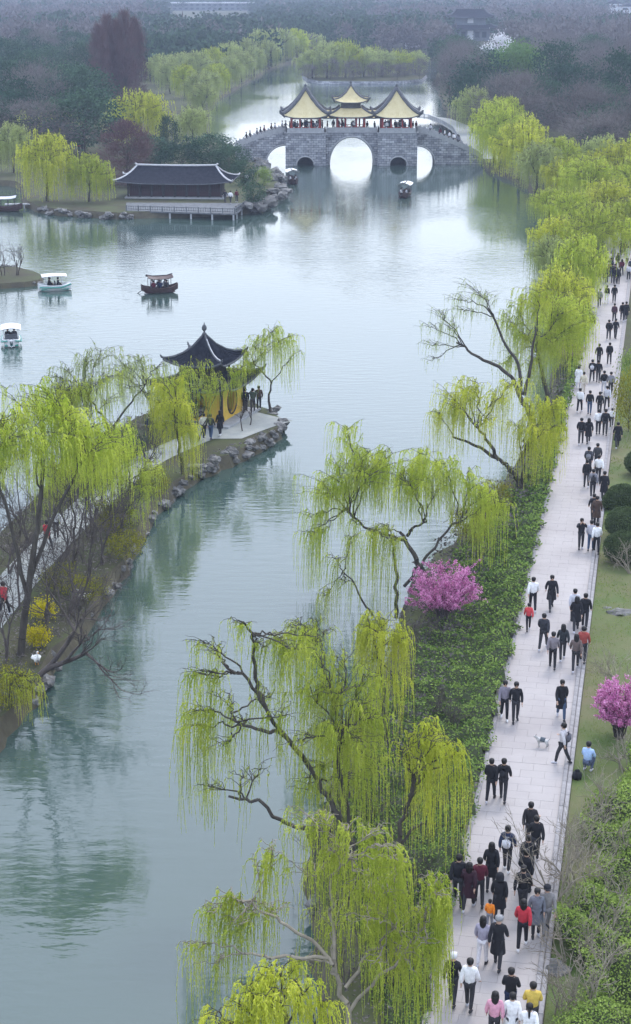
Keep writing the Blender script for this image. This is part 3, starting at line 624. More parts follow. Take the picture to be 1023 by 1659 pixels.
willow('willow_tree', 'broad thick bright green willow at the left edge over the causeway', b,
       [T_(b, [(34, 1062, 0), (46, 950, 0), (60, 850, 0), (70, 760, 0)]), T_(b, [(46, 950, 0), (95, 820, .2), (140, 740, 0)]), T_(b, [(44, 960, 0), (15, 840, .2), (-10, 750, 0)])],
       [N_(b, *q) for q in [(65, 622, 0, .6, 90, 1.8), (58, 650, 0, .9, 100, 2), (30, 675, .6, 1, 100, 2), (0, 680, 0, 1, 100, 2), (90, 668, 0, 1, 110, 2.2), (120, 680, .7, 1, 100, 2.2), (148, 692, 0, .9, 90, 2.2), (175, 710, .4, .8, 70, 2.2), (-30, 690, 0, 1, 80, 2), (60, 690, -1, 1, 100, 1.8), (110, 705, -1, 1, 90, 1.8), (10, 712, -1, 1, 90, 1.8), (160, 730, -.8, .8, 60, 1.8)]], 33, 'willow', dens=1.5, perm=20, leaf=.10, lw=.03, r0=.2)
for px_, py_, hh_, sd_, lb_ in [(70, 770, 150, 134, 'pale willow on the far side of the causeway behind the broad bright one'), (120, 780, 170, 135, 'pale willow on the far side of the causeway left of the sparse forked one'), (245, 720, 130, 136, 'pale willow between the sparse forked one and the bright curtain'), (118, 930, 225, 131, 'thin pale willow rising among the bare trees of the causeway, nearer of two'), (150, 880, 200, 132, 'thin pale willow rising among the bare trees of the causeway, farther of two'), (-15, 900, 230, 133, 'thin willow at the left edge behind the broad bright one')]:
    b = gp(px_, py_); rq = random.Random(sd_)
    willow('willow_tree', lb_, b, [T_(b, [(px_, py_, 0), (px_ + 4, py_ - hh_ * .3, 0), (px_ - 3, py_ - hh_ * .55, 0)]), T_(b, [(px_, py_ - 15, 0), (px_ + 25, py_ - hh_ * .6, .3)])],
           [N_(b, px_ + rq.uniform(-62, 62), py_ - hh_ * rq.uniform(.7, 1.02), rq.uniform(-1.2, 1.2), .7, 26, 2.0) for _ in range(13)], sd_, 'willow', dens=1.8, perm=18, leaf=.09, lw=.024, r0=.09)
b = gp(438, 668)
willow('willow_tree', 'pale feathery willow leaning over the lake on the tip beyond the pavilion', b,
       [T_(b, [(438, 668, 0), (436, 645, 0), (440, 620, 0)]), T_(b, [(440, 620, 0), (425, 600, 0), (412, 590, 0)])],
       [N_(b, *q) for q in [(420, 545, 0, .7, 50, 2.6), (445, 533, .4, .7, 60, 3.2), (468, 545, 0, .6, 56, 3.2), (400, 565, 0, .6, 50, 2), (488, 568, 0, .3, 14, 2.6), (432, 560, -.6, .8, 50, 2.6), (405, 590, .4, .5, 60, 1.4)]], 34, 'willow', dens=1.6, perm=18, leaf=.10, lw=.027, r0=.12)
b = gp(322, 716)
willow('willow_tree', 'thin pale willow whose bare upright stems cross the front of the pavilion', b,
       [T_(b, [(322, 716, 0), (318, 680, 0), (312, 640, 0)]), T_(b, [(322, 716, 0), (338, 665, .1), (352, 625, 0)])],
       [N_(b, *q) for q in [(300, 600, 0, .6, 30, 1.8), (325, 585, .3, .6, 26, 1.6), (345, 610, 0, .7, 50, 2.0), (365, 620, .2, .6, 46, 1.6), (385, 600, .4, .6, 50, 1.6), (395, 590, .5, .5, 40, 1.4), (330, 630, -.3, .6, 44, 1.8)]], 37, 'willow', dens=1.5, perm=18, leaf=.10, lw=.027, r0=.08)
b = gp(222, 850)
willow('willow_tree', 'low olive-green willow trailing over the causeway shore rocks', b,
       [T_(b, [(214, 862, 0), (212, 820, 0), (210, 780, 0)])],
       [N_(b, *q) for q in [(210, 735, 0, .6, 70, 2.2), (235, 760, 0, .6, 70, 2.2), (195, 770, .5, .6, 60, 2), (228, 790, -.3, .6, 70, 2), (205, 810, -.5, .6, 60, 1.8), (245, 745, .4, .4, 40, 1.8), (215, 835, 0, .5, 60, 1.4)]], 35, 'willow', perm=20, leaf=.09, lw=.028, r0=.1)
b = gp(22, 1150)
willow('willow_tree', 'small willow bush with short drooping strands at the lower left shore', b,
       [T_(b, [(10, 1140, 0), (20, 1110, 0), (25, 1090, 0)])],
       [N_(b, *q) for q in [(45, 1098, 0, .3, 36, 1.8), (58, 1110, -.2, .2, 26, 1.6), (20, 1090, 0, .4, 36, 1.2), (35, 1120, -.4, .3, 30, 1.4)]], 36, 'willow_y', perm=20, r0=.06)
for i, (px_, py_, hh_, lb_) in enumerate([(548, 1330, 150, 'slender willow sapling on the bank left of the low rounded cascade'), (600, 1560, 180, 'slender willow behind the trunk of the nearest willow'), (520, 1130, 120, 'slender willow at the waterline below the long sparse curtains')]):
    b = gp(px_, py_); rq = random.Random(i + 5)
    willow('willow_tree', lb_, b, [T_(b, [(px_, py_, 0), (px_ + 6, py_ - hh_ * .5, 0), (px_, py_ - hh_ * .75, 0)])],
           [N_(b, px_ + rq.uniform(-45, 45), py_ - hh_ * rq.uniform(.75, 1.1), rq.uniform(-.8, .8), .35, 22, 2.2) for _ in range(8)], 140 + i, 'willow', perm=20, r0=.07)
# ---------------------------------------------------------------- willows of the middle distance: one prototype per look, then copies
def wproto(seed, m, H=8, W=8, n=30, ns=34, ln=4.2):
    rg = np.random.default_rng(seed)
    r = willow('willow_tree', '', (0, 0, 0), [[(0, 0, -.1), (.2, 0, H * .2), (.1, .2, H * .42)], [(.1, .1, H * .3), (1.0, .3, H * .5)], [(.1, .1, H * .3), (-.9, -.3, H * .5)]], dome_nodes(H, W, n, rg, ns, ln, .42), seed, m, leaf=.26, lw=.085, perm=6, r0=.28, K=5, twig=.012)
    return r
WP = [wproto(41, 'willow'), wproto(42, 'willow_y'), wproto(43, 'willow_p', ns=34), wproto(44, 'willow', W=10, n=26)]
used = [False] * 4
def height_at(px, pyb, pyt, z=GZ):
    g = gp(px, pyb, z); return g, vp(px, pyt, g.y).z - z
def put_willow(px, pyb, pyt, wpx, k, label, group=None):
    g, hh = height_at(px, pyb, pyt); wm = wpx * g.y / F * 1.02
    if not used[k]: o = WP[k]; used[k] = True
    else: o = copy_tree(WP[k])
    o.location = g; o.scale = (wm / (10 if k == 3 else 8),) * 2 + (hh / 8,); o.rotation_euler.z = (px * 7.31 + pyb) % 6.28
    o['label'] = label; o['category'] = 'tree'
    if group: o['group'] = group
    return o
GB = 'willows along the far right shore'
for i, (px, pb, pt, wd, k) in enumerate([(918, 600, 470, 95, 0), (905, 545, 425, 105, 1), (938, 500, 370, 100, 0), (892, 470, 372, 80, 2), (958, 440, 322, 105, 3), (900, 425, 345, 90, 1), (1010, 400, 318, 100, 0), (925, 385, 300, 90, 3), (985, 375, 285, 110, 1), (890, 362, 300, 70, 0),
    (1035, 350, 245, 120, 3), (950, 345, 245, 100, 0), (915, 330, 250, 80, 1), (1000, 318, 222, 100, 1), (868, 312, 222, 80, 2), (905, 300, 215, 80, 0), (840, 290, 190, 85, 1), (1045, 290, 205, 90, 0), (808, 274, 158, 90, 3), (802, 264, 150, 84, 0), (845, 262, 178, 80, 1), (766, 215, 132, 60, 2), (818, 240, 150, 70, 0), (975, 300, 210, 80, 2), (1060, 440, 330, 120, 0)]):
    put_willow(px, pb, pt, wd, k, ['yellow-green willow in the continuous row along the far right lake shore', 'golden willow crown standing in the row of willows on the far right shore', 'pale thin willow in the row of willows on the far right shore', 'wide willow crown in the row of willows on the far right shore'][[0, 1, 2, 3][k]], GB)
for px, pb, pt, wd, k, lb in [(78, 326, 204, 92, 1, 'tall bright yellow-green willow left of the long dark hall'), (145, 327, 243, 76, 0, 'shorter green willow right beside the tall bright one left of the hall'), (22, 280, 190, 60, 2, 'faint willow at the far left edge beside the channel'),
    (228, 240, 138, 100, 1, 'large golden willow behind the hall in front of the brown redwoods'), (312, 238, 165, 62, 2, 'thin pale willow by the lake behind the hall, bare branches showing'), (60, 235, 172, 80, 0, 'low green willow in the park behind the tall bright willow'), (108, 222, 170, 55, 2, 'small pale willow in the park left of the redwoods'), (190, 232, 160, 50, 2, 'slim pale willow at the foot of the brown redwoods')]:
    put_willow(px, pb, pt, wd, k, lb)
for i, (px, pb, pt, wd) in enumerate([(262, 138, 82, 52), (288, 142, 80, 55), (318, 140, 76, 58), (345, 132, 72, 55), (372, 124, 62, 58), (400, 112, 56, 55), (425, 104, 42, 58), (455, 99, 40, 52), (480, 96, 42, 45), (508, 92, 50, 40), (330, 190, 128, 44), (322, 172, 112, 50), (338, 168, 108, 44), (352, 155, 98, 46), (372, 143, 84, 46), (392, 133, 78, 44), (412, 123, 70, 40), (436, 112, 60, 38), (300, 160, 100, 46), (276, 152, 92, 46)]):
    put_willow(px, pb, pt, wd, [2, 2, 2, 0, 2][i % 5], 'hazy green willow in the row along the far left bank beyond the bridge', 'willows on the far left bank')  # mostly the paler leaf, distance haze put into the leaf colour
for i, (px, pb, pt, wd) in enumerate([(506, 127, 76, 56), (530, 127, 62, 64), (560, 126, 60, 62), (590, 125, 72, 56), (618, 124, 76, 52), (648, 122, 78, 52), (674, 120, 78, 40), (545, 118, 62, 50), (605, 116, 72, 50)]):
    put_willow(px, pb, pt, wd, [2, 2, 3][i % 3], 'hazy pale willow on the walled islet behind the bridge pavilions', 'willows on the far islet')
# ---------------------------------------------------------------- other trees
EV = [blobby('e', s, 9, 8, M['everg'], 70, 70, .34) for s in (1, 2, 3)]
PN = [blobby('p', s, 10, 8, M['pine'], 60, 76, .34, shape='layer', low=.3) for s in (4, 5)]
BR = [blobby('b', s, 9, 8, M['brownc'], 70, 90, .30, bare=True) for s in (6, 7, 8)]
RW = [blobby('r', s, 16, 6, M['redwood'], 150, 90, .34, bare=True, shape='tower', low=.05, trunk_r=.2) for s in (9, 10)]
LG = [blobby('l', 12, 8, 8, M['fresh'], 110, 90, .34, low=.12)]
BUSH = [blobby('bush', s, 2.2, 3.2, M['shrub'], 40, 60, .14, low=.1, trunk_r=.05) for s in (13, 14)]
OBUSH = [blobby('bush', s, 2.2, 3.2, M['olive'], 40, 60, .12, low=.1, trunk_r=.05) for s in (15,)]
EBUSH = [blobby('bush', s, 2.2, 3.2, M['everg'], 40, 60, .16, low=.1, trunk_r=.05) for s in (16, 17)]
MAG = [blobby('m', 18, 9, 6, M['magnolia'], 60, 50, .36, low=.3)]
def put_tree(pairs, i, px, pb, pt, wpx, name, label, nomH, nomW, group=None, cat='tree', crown='crown'):
    g, hh = height_at(px, pb, pt); wm = wpx * g.y / F
    return plant_tree(name, pairs[i % len(pairs)], g, wm / nomW, hh / nomH, (px * 3.7) % 6.28, label, group, cat, crown)
for i, (px, pb, pt, wd) in enumerate([(164, 190, 46, 30), (178, 187, 30, 32), (192, 186, 38, 30), (206, 188, 24, 34), (222, 184, 36, 32)]):
    put_tree(RW, i, px, pb, pt, wd, 'redwood_tree', 'tall leafless brown redwood in the tight clump behind the golden willow', 16, 6, 'brown redwoods in a clump')
put_tree(LG, 0, 840, 178, 78, 78, 'broadleaf_tree', 'smooth rounded bright green tree beside the white magnolia', 8, 8)
put_tree(MAG, 0, 806, 150, 62, 42, 'magnolia_tree', 'white flowering magnolia standing above the right bank trees', 9, 6, crown='blossom')
for px, pb, pt, wd, P_, nm, lb, H_, W_ in [(208, 300, 200, 74, RW, 'bare_tree', 'reddish-brown bare tree behind the left end of the hall roof', 16, 6), (274, 268, 193, 32, EV, 'cypress_tree', 'dark narrow evergreen standing behind the hall roof', 9, 8), (240, 282, 222, 66, EV, 'evergreen_tree', 'spreading dark evergreen just behind the hall roof ridge', 9, 8),
    (295, 285, 226, 76, PN, 'pine_tree', 'flat-layered dark pine behind the middle of the hall roof', 10, 8), (345, 272, 220, 66, EV, 'evergreen_tree', 'rounded dark evergreen behind the right end of the hall', 9, 8), (372, 285, 238, 60, EV, 'evergreen_tree', 'low dark evergreen between the hall and the bridge ramp', 9, 8),
    (898, 200, 78, 64, PN, 'pine_tree', 'dark pine behind the rounded bright green tree', 10, 8), (930, 205, 110, 70, PN, 'pine_tree', 'dark pine above the far right willow row, second from the edge', 10, 8), (1008, 215, 92, 64, PN, 'pine_tree', 'dark pine at the right edge of the photo', 10, 8), (980, 225, 140, 70, EV, 'evergreen_tree', 'dense dark evergreen left of the pine at the right edge', 9, 8), (880, 215, 130, 60, EV, 'evergreen_tree', 'dark evergreen right of the rounded bright green tree', 9, 8), (750, 150, 80, 60, BR, 'bare_tree', 'grey-brown bare tree left of the white magnolia', 9, 8), (728, 170, 105, 50, BR, 'bare_tree', 'grey-brown bare tree at the water past the right bridge ramp', 9, 8), (780, 175, 95, 60, BR, 'bare_tree', 'grey-brown bare tree below the white magnolia', 9, 8)]:
    put_tree(P_, int(px), px, pb, pt, wd, nm, lb, H_, W_)
for i in range(16):
    px = 500 + i * 12; put_tree(BR, i, px, 129 - (i % 3) * 4, 106 - (i % 4) * 3, 26, 'bare_tree', 'low brown leafless tree between the pale willows on the walled islet', 9, 8, 'low leafless trees on the far islet')
# woodland around the lake: individual trees near, one mass far
rg_ = random.Random(21); placed = []
for o in list(COL.objects):
    if o.parent is None and o.get('category') == 'tree': placed.append((o.location.x, o.location.y, 4.5))
keep = [(gp(300, 300), 16), (gp(120, 300), 16), (gp(350, 320), 14), (gp(700, 210), 12), (gp(725, 205), 10), (gp(760, 66), 40)]
def clear(x, y, d):
    for (a, b_, c) in placed:
        if (a - x) ** 2 + (b_ - y) ** 2 < (max(d, c)) ** 2: return False
    for g, rr in keep:
        if (g.x - x) ** 2 + (g.y - y) ** 2 < rr * rr: return False
    for dx, dy in ((4, 0), (-4, 0), (0, 4), (0, -6)):
        if not in_poly(x + dx, y + dy, far_poly): return False
    return True
nt_ = 0
for _ in range(9000):
    y = 255 + (560 - 255) * rg_.random() ** .8; x = rg_.uniform(-.225, .225) * y
    d = 6.6 + y * .006
    if nt_ >= 290: break
    px_ = CX + x / y * F
    py_ = CY - F * math.tan(PITCH - math.atan((HC - GZ) / y))
    if x > 0 and y < 300 and px_ < 960: continue
    if 150 < px_ < 520 and 100 < py_ < 400: continue
    if px_ < 200 and py_ > 262: continue
    if not clear(x, y, d): continue
    placed.append((x, y, d)); nt_ += 1
    k = rg_.random(); hh = rg_.uniform(7, 12)
    if px_ > 700:
        P_, nm, H_ = (BR, 'bare_tree', 9) if k < .62 else ((PN, 'pine_tree', 10) if k < .8 else (EV, 'evergreen_tree', 9))
    else:
        P_, nm, H_ = (EV, 'evergreen_tree', 9) if k < .40 else ((BR, 'bare_tree', 9) if k < .72 else ((PN, 'pine_tree', 10)))
    side = 'on the right of the lake' if px_ > 700 else ('left of the lake' if px_ < 480 else 'beyond the head of the lake')
    lb = {'bare_tree': 'leafless brown tree in the hazy park woodland ', 'pine_tree': 'dark layered pine in the hazy park woodland ', 'evergreen_tree': 'rounded dark evergreen in the hazy park woodland '}[nm] + side
    plant_tree(nm, P_[rg_.randrange(len(P_))], (x, y, GZ), rg_.uniform(.9, 1.5), hh / H_, rg_.uniform(0, 6.28), lb, {'bare_tree': 'leafless trees', 'pine_tree': 'pines', 'evergreen_tree': 'evergreens'}[nm] + ' of the woodland ' + side)
def mass(name, spots, m, seed, n_cl, per, leaf, bare=False, label=None):
    rg = np.random.default_rng(seed); parts = []
    protos = []
    for i in range(3):
        C = rg.normal(size=(n_cl, 3)); C /= np.linalg.norm(C, axis=1, keepdims=True); C *= rg.uniform(.5, 1, (n_cl, 1)); C[:, 2] = C[:, 2] * .42 + .55; C[:, :2] *= .5
        P = np.repeat(C, per, 0) + rg.normal(size=(n_cl * per, 3)) * .10
        protos.append(leaves(P, rg.normal(size=P.shape), leaf * rg.uniform(.6, 1.3, len(P)), leaf * (.25 if bare else .8), rg))
    for i, (x, y, wd, hh) in enumerate(spots):
        v, q = protos[i % 3]; a = rg.uniform(0, 6.28); ca, sa = math.cos(a), math.sin(a)
        vv = np.stack([(v[:, 0] * ca - v[:, 1] * sa) * wd + x, (v[:, 0] * sa + v[:, 1] * ca) * wd + y, v[:, 2] * hh + GZ], 1); parts.append((vv, q))
    V, Q = join(parts); o = obj(name, mesh_np(name, V, Q, m)); tag(o, label, 'woodland', kind='stuff'); return o
sp = {'e': [], 'b': []}
y = 500.0
while y < 2600:
    st = 8.5 + (y - 500) * .011; x = -.22 * y
    while x < .22 * y:
        xx = x + rg_.uniform(-.5, .5) * st; yy = y + rg_.uniform(-.5, .5) * st
        pxx = CX + xx / yy * F
        if (yy > 560 or clear(xx, yy, 6)) and in_poly(xx, yy - 12, far_poly) and in_poly(xx, yy, far_poly) and not (yy > 900 and (abs(pxx - 345) < 75 or abs(pxx - 1000) < 45) and yy < 1500) and not (abs(pxx - 762) < 50 and yy > 560 and yy < 830):
            sc = 1 + (yy - 500) * .0006
            sp['e' if (math.sin(xx * .021 + 2) + math.sin(yy * .017) + rg_.uniform(-.6, .6)) > -.25 else 'b'].append((xx, yy, rg_.uniform(8, 13) * sc, rg_.uniform(7, 12)))
        x += st
    y += st
mass('evergreen_woodland', sp['e'], M['everg'], 5, 26, 9, .14, label='hazy dark evergreen woodland stretching to the top of the photo')
mass('bare_woodland', sp['b'], M['brownc'], 6, 26, 11, .22, True, label='hazy brown leafless woodland stretching to the top of the photo')
#@@PART3
# ---------------------------------------------------------------- curved roofs
def roof_pyr(hx, hy, z0, z1, ridge=0.0, lift=.5, over=.25, nu=12, nv=8, power=1.7, gap=.03):
    """four concave slopes with raised corners; ridge = half length of a ridge along x. returns surface fn"""
    def P(side, u, v):
        # side 0:-y 1:+x 2:+y 3:-x ; u in -1..1 along eave, v 0 eave ..1 top
        zz = z0 + (z1 - z0) * (v ** power * .75 + v * .25)
        up = lift * abs(u) ** 4 * (1 - v) ** 2; ex = over * abs(u) ** 5 * (1 - v) ** 2
        tx, ty = (ridge, .0)
        if side in (0, 2):
            sg = -1 if side == 0 else 1
            x = u * (hx * (1 - v) + tx * v) + math.copysign(ex, u); y = sg * (hy * (1 - v) + ex)
        else:
            sg = 1 if side == 1 else -1
            x = sg * (hx * (1 - v) + tx * v + ex); y = u * hy * (1 - v) + math.copysign(ex, u) * (1 if v < 1 else 0)
        return (x, y, zz + up)
    return P
def build_roof(name, P, parent, m, mr, rows=(10, 10), nu=12, nv=8, row_r=.05, ridge_r=.12, thick=.12, hiprm=None, ridge_pts=None, tip=.0, eave_m=None):
    b = MB()
    for s in range(4):
        vs = []; 
        for dz in (0, -thick):
            for j in range(nv + 1):
                for i in range(nu + 1):
                    x, y, z = P(s, -1 + 2 * i / nu, j / nv); vs.append((x, y, z + dz))
        W_ = nu + 1; O = W_ * (nv + 1); fs = []
        for j in range(nv):
            for i in range(nu):
                a = j * W_ + i; q = (a, a + 1, a + W_ + 1, a + W_); fs.append(q); fs.append(tuple(O + k for k in reversed(q)))
        for i in range(nu): fs.append((i + 1, i, O + i, O + i + 1))
        b.add(vs, fs)
    r = b.build(name, m, parent)
    t = MB()
    for s in range(4):
        n = rows[s % 2]
        for k in range(n + 1):
            u = -.97 + 1.94 * k / n
            t.tube([Vector(P(s, u, v)) + Vector((0, 0, row_r * .4)) for v in (0, .2, .45, .7, .985)], row_r, 4)
    tr = t.build('tile_row', m, r); tr['kind'] = 'stuff'
    for s in (0, 2):
        for u in (-1, 1):
            c = MB(); pts = [Vector(P(s, u, v)) + Vector((0, 0, ridge_r * .5)) for v in (0, .1, .25, .45, .7, 1)]
            if tip:
                d = (pts[0] - pts[1]); d.z = 0; d.normalize(); pts = [pts[0] + d * tip * .9 + Vector((0, 0, tip * .9)), pts[0] + d * tip * .5 + Vector((0, 0, tip * .3))] + pts
            rr = [ridge_r * (.4 if tip else .8)] + [ridge_r] * (len(pts) - 1); c.tube(pts, rr, 6); c.build('hip_ridge', mr, r)
    e = MB()
    for s in range(4): e.tube([Vector(P(s, -1 + 2 * i / 14, 0)) + Vector((0, 0, -thick * .6)) for i in range(15)], .09, 5)
    e.build('eave_edge', eave_m or mr, r)
    return r
def finial(parent, z, s=1.0, m=None, c=(0, 0)):
    b = MB(); b.lathe([(.26 * s, 0), (.22 * s, .15 * s), (.09 * s, .25 * s), (.10 * s, .35 * s), (.24 * s, .5 * s), (.26 * s, .66 * s), (.20 * s, .84 * s), (.07 * s, .95 * s), (.03 * s, 1.15 * s)], (c[0], c[1], z), 10)
    return b.build('finial', m or M['ridge'], parent, True)
# ---------------------------------------------------------------- the pavilion on the tip
b0 = gp(334, 674)
pav = empty('lakeside_pavilion', b0, R(-65 - 45 + 90), label='small square pavilion with two dark upswept roofs and yellow walls on the causeway tip', cat='pavilion')
hw = 2.55
b = MB(); b.box((0, 0, .08), (7.2, 7.2, .16)); b.build('plinth', M['coping'], pav)
def wall_round(name, rz, parent):
    me = MB(); n = 24; r = 1.0; cz = 1.45; W2, Z1, Z0 = hw - .16, 2.75, .16; th = .22
    outer = []
    for k in range(n):
        a = 2 * math.pi * k / n; c, s = math.cos(a), math.sin(a); f = min(W2 / max(abs(c), 1e-6), (Z1 - cz if s > 0 else cz - Z0) / max(abs(s), 1e-6)); outer.append((c * f, cz + s * f))
    vs = []
    for yy in (-th / 2, th / 2):
        for k in range(n): a = 2 * math.pi * k / n; vs.append((r * math.cos(a), yy, cz + r * math.sin(a)))
        for x, z in outer: vs.append((x, yy, z))
    fs = []
    for k in range(n):
        j = (k + 1) % n
        fs += [(k, j, n + j, n + k), (2 * n + j, 2 * n + k, 3 * n + k, 3 * n + j), (j, k, 2 * n + k, 2 * n + j), (n + k, n + j, 3 * n + j, 3 * n + k)]
    me.add(vs, fs)
    # corners of the rectangle
    for sx in (-1, 1):
        pass
    o = me.build(name, M['ywall'], parent); o.rotation_euler.z = rz; o.location = (math.sin(rz) * hw * .92, -math.cos(rz) * hw * .92, 0)
    f = MB(); f.tube([(1.03 * math.cos(2 * math.pi * k / 24), -th / 2 - .02, cz + 1.03 * math.sin(2 * math.pi * k / 24)) for k in range(25)], .06, 5); f.build('moon_gate_frame', M['dwood'], o)
    return o
for k in range(4): wall_round('wall', k * math.pi / 2, pav)
for sx in (-1, 1):
    for sy in (-1, 1):
        b = MB(); b.lathe([(.16, .16), (.15, 2.9)], (sx * hw, sy * hw, 0), 8); b.build('column', M['dwood'], pav)
b = MB(); b.box((0, 0, 2.92), (hw * 2 + .2, hw * 2 + .2, .28)); b.build('beam', M['dwood'], pav)
P1 = roof_pyr(3.45, 3.45, 2.75, 4.3, ridge=0, lift=.62, over=.35)
def clipP(P, vmax):
    return lambda s, u, v: P(s, u, v * vmax)
lr = build_roof('lower_roof', clipP(P1, .62), pav, M['dtile'], M['ridge'], rows=(22, 22), row_r=.045, ridge_r=.1, tip=.35)
b = MB(); b.box((0, 0, 4.0), (2.7, 2.7, 1.15)); b.build('upper_storey', M['dwood'], pav)
for sx in (-1, 1):
    for sy in (-1, 1):
        b = MB(); b.lathe([(.1, 3.5), (.1, 4.7)], (sx * 1.55, sy * 1.55, 0), 6); b.build('post', M['dwood'], pav)
P2 = roof_pyr(2.35, 2.35, 4.45, 6.55, lift=.5, over=.3, power=1.9)
ur = build_roof('upper_roof', P2, pav, M['dtile'], M['ridge'], rows=(16, 16), row_r=.045, ridge_r=.1, tip=.3)
for sx, sy in ((1, -1),):
    b = MB(); b.tube([Vector(P2(0, sx, v)) + Vector((0, 0, .17)) for v in (.05, .2, .4, .6, .85)], .05, 5); b.build('plaster_ridge', M['ridge_light'], ur)
finial(ur, 6.5, .85)
pav.scale = (.78, .78, .85)
# ---------------------------------------------------------------- the five-pavilion bridge
wy = gp(570, 269, 0).y
def bx_(px): return (px - CX) / F * (wy / CT) * 1.0 if False else vp(px, 269, wy).x
def bz_(py): return vp(570, py, wy).z
xc = vp(569.5, 269, wy).x
bridge = empty('arched_stone_bridge', (xc, wy, 0), label='long grey stone bridge with a big round central arch carrying yellow-roofed pavilions', cat='bridge')
DZ = bz_(216); XA = bx_(463) - xc; XB = bx_(528) - xc; XC = bx_(612) - xc; XD = bx_(676) - xc
AR = (bx_(605.5) - bx_(535)) / 2; AZ = bz_(224)
def arcpts(cx, r, z0, top, n=14, a0=math.pi, a1=0):
    return [(cx + r * math.cos(a0 + (a1 - a0) * i / n), z0 + (top - z0) * math.sin(a0 + (a1 - a0) * i / n)) for i in range(n + 1)]
DEPTH = 5.6
b = MB(); ac = bx_(570.5) - xc
poly = [(XB + .01, -1), (ac - AR, -1)] + arcpts(ac, AR, .3, AZ, 24) + [(ac + AR, -1), (XC - .01, -1), (XC - .01, DZ), (XB + .01, DZ)]
b.prism(poly, 1.2, 1.2 + DEPTH); b.build('central_arch', M['stone'], bridge)
b = MB()
for yy in (1.16, ):
    pts = arcpts(ac, AR + .16, .3, AZ + .16, 24); b.tube([(x, yy, z) for x, z in pts], .17, 4)
b.build('arch_ring', M['coping'], bridge)
def pier(x0, x1, acx):
    b = MB(); r = (bx_(508) - bx_(482)) / 2; top = bz_(255)
    poly = [(x0, -1), (acx - r, -1)] + arcpts(acx, r, .25, top, 12) + [(acx + r, -1), (x1, -1), (x1, DZ), (x0, DZ)]
    b.prism(poly, 0, 8.2); p = b.build('pier', M['stone'], bridge)
    d = MB(); d.tube([(x, -.03, z) for x, z in arcpts(acx, r + .12, .25, top + .12, 12)], .12, 4); d.build('arch_ring', M['coping'], p)
    d = MB(); d.box((acx, 4.2, .4), (2 * r + .3, .2, top * 2)); d.build('arch_shade_panel', M['arch_shade'], p)  # dark panel across the small arch, painted as its inner shade
    d = MB(); d.box(((x0 + x1) / 2, 4.1, DZ + .06), (x1 - x0 + .3, 8.5, .14)); d.build('coping', M['coping'], p)
    d = MB(); d.box(((x0 + x1) / 2, 4.1, .25), (x1 - x0 + .5, 8.7, .5)) if False else None
    return p
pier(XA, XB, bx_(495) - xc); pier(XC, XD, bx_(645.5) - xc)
b = MB(); b.box(((XB + XC) / 2, 1.2 + DEPTH / 2, DZ + .06), (XC - XB - .3, DEPTH + .2, .13)); b.build('coping', M['coping'], bridge)
# ramps with their half arches
def ramp(xs, sgn, rend, zend, arc_r, arc_top, ground_end):
    x0 = xs; n = 14; top = []
    for i in range(n + 1):
        t = i / n; top.append((x0 + sgn * rend * t, DZ + (zend - DZ) * (t ** 1.35)))
    arc = [(x0 + sgn * arc_r * math.cos(a), .2 + (arc_top - .2) * math.sin(a)) for a in [math.pi / 2 * i / 10 for i in range(11)]]
    poly = top + [(x0 + sgn * rend, -1), (x0 + sgn * arc_r, -1)] + arc
    if sgn < 0: poly = poly[::-1]
    b = MB(); b.prism(poly, 2.0, 6.2); r_ = b.build('ramp', M['stone'], bridge)
    d = MB(); d.tube([(x, 1.96, z) for x, z in [(x0 + sgn * (arc_r + .13) * math.cos(a), .2 + (arc_top - .07) * math.sin(a)) for a in [math.pi / 2 * i / 10 for i in range(11)]]], .14, 4); d.build('arch_ring', M['coping'], r_)
    for yy in (2.1, 6.1):
        for i in range(n):
            (xa, za), (xb, zb) = top[i], top[i + 1]; c = MB()
            vs = [(xa, yy - .1, za), (xb, yy - .1, zb), (xb, yy + .1, zb), (xa, yy + .1, za), (xa, yy - .1, za + .7), (xb, yy - .1, zb + .7), (xb, yy + .1, zb + .7), (xa, yy + .1, za + .7)]
            c.add(vs, [(0, 1, 5, 4), (1, 2, 6, 5), (2, 3, 7, 6), (3, 0, 4, 7), (4, 5, 6, 7)]); c.build('parapet_panel', M['coping'], r_)
            c = MB(); c.box((xb, yy, zb + .45), (.2, .24, .95)); c.build('parapet_post', M['coping'], r_)
    return top
topL = ramp(XA, -1, XA - (bx_(381) - xc), bz_(242), -(bx_(432) - xc) + XA, bz_(238), 1)
topR = ramp(XD, 1, (bx_(784) - xc) - XD, bz_(260), (bx_(705) - xc) - XD, bz_(239), 1)
# level parapets
def parapet(x0, y0, x1, y1, z, parent, step=1.25):
    L = math.hypot(x1 - x0, y1 - y0); n = max(1, round(L / step)); rz = math.atan2(y1 - y0, x1 - x0)
    for i in range(n):
        t = (i + .5) / n; c = MB(); c.box((x0 + (x1 - x0) * t, y0 + (y1 - y0) * t, z + .33), (L / n - .2, .14, .66), rz); c.build('parapet_panel', M['coping'], parent)
    for i in range(n + 1):
        t = i / n; c = MB(); c.box((x0 + (x1 - x0) * t, y0 + (y1 - y0) * t, z + .42), (.2, .2, .84), rz); c.build('parapet_post', M['coping'], parent)
zt = DZ + .13
parapet(XB + .2, 1.4, XC - .2, 1.4, zt, bridge)
for x0, x1 in ((XA, XB), (XC, XD)):
    parapet(x0 + .12, .12, x1 - .12, .12, zt, bridge); parapet(x0 + .12, .12, x0 + .12, 2.0, zt, bridge, 1); parapet(x1 - .12, .12, x1 - .12, 1.3, zt, bridge, 1)
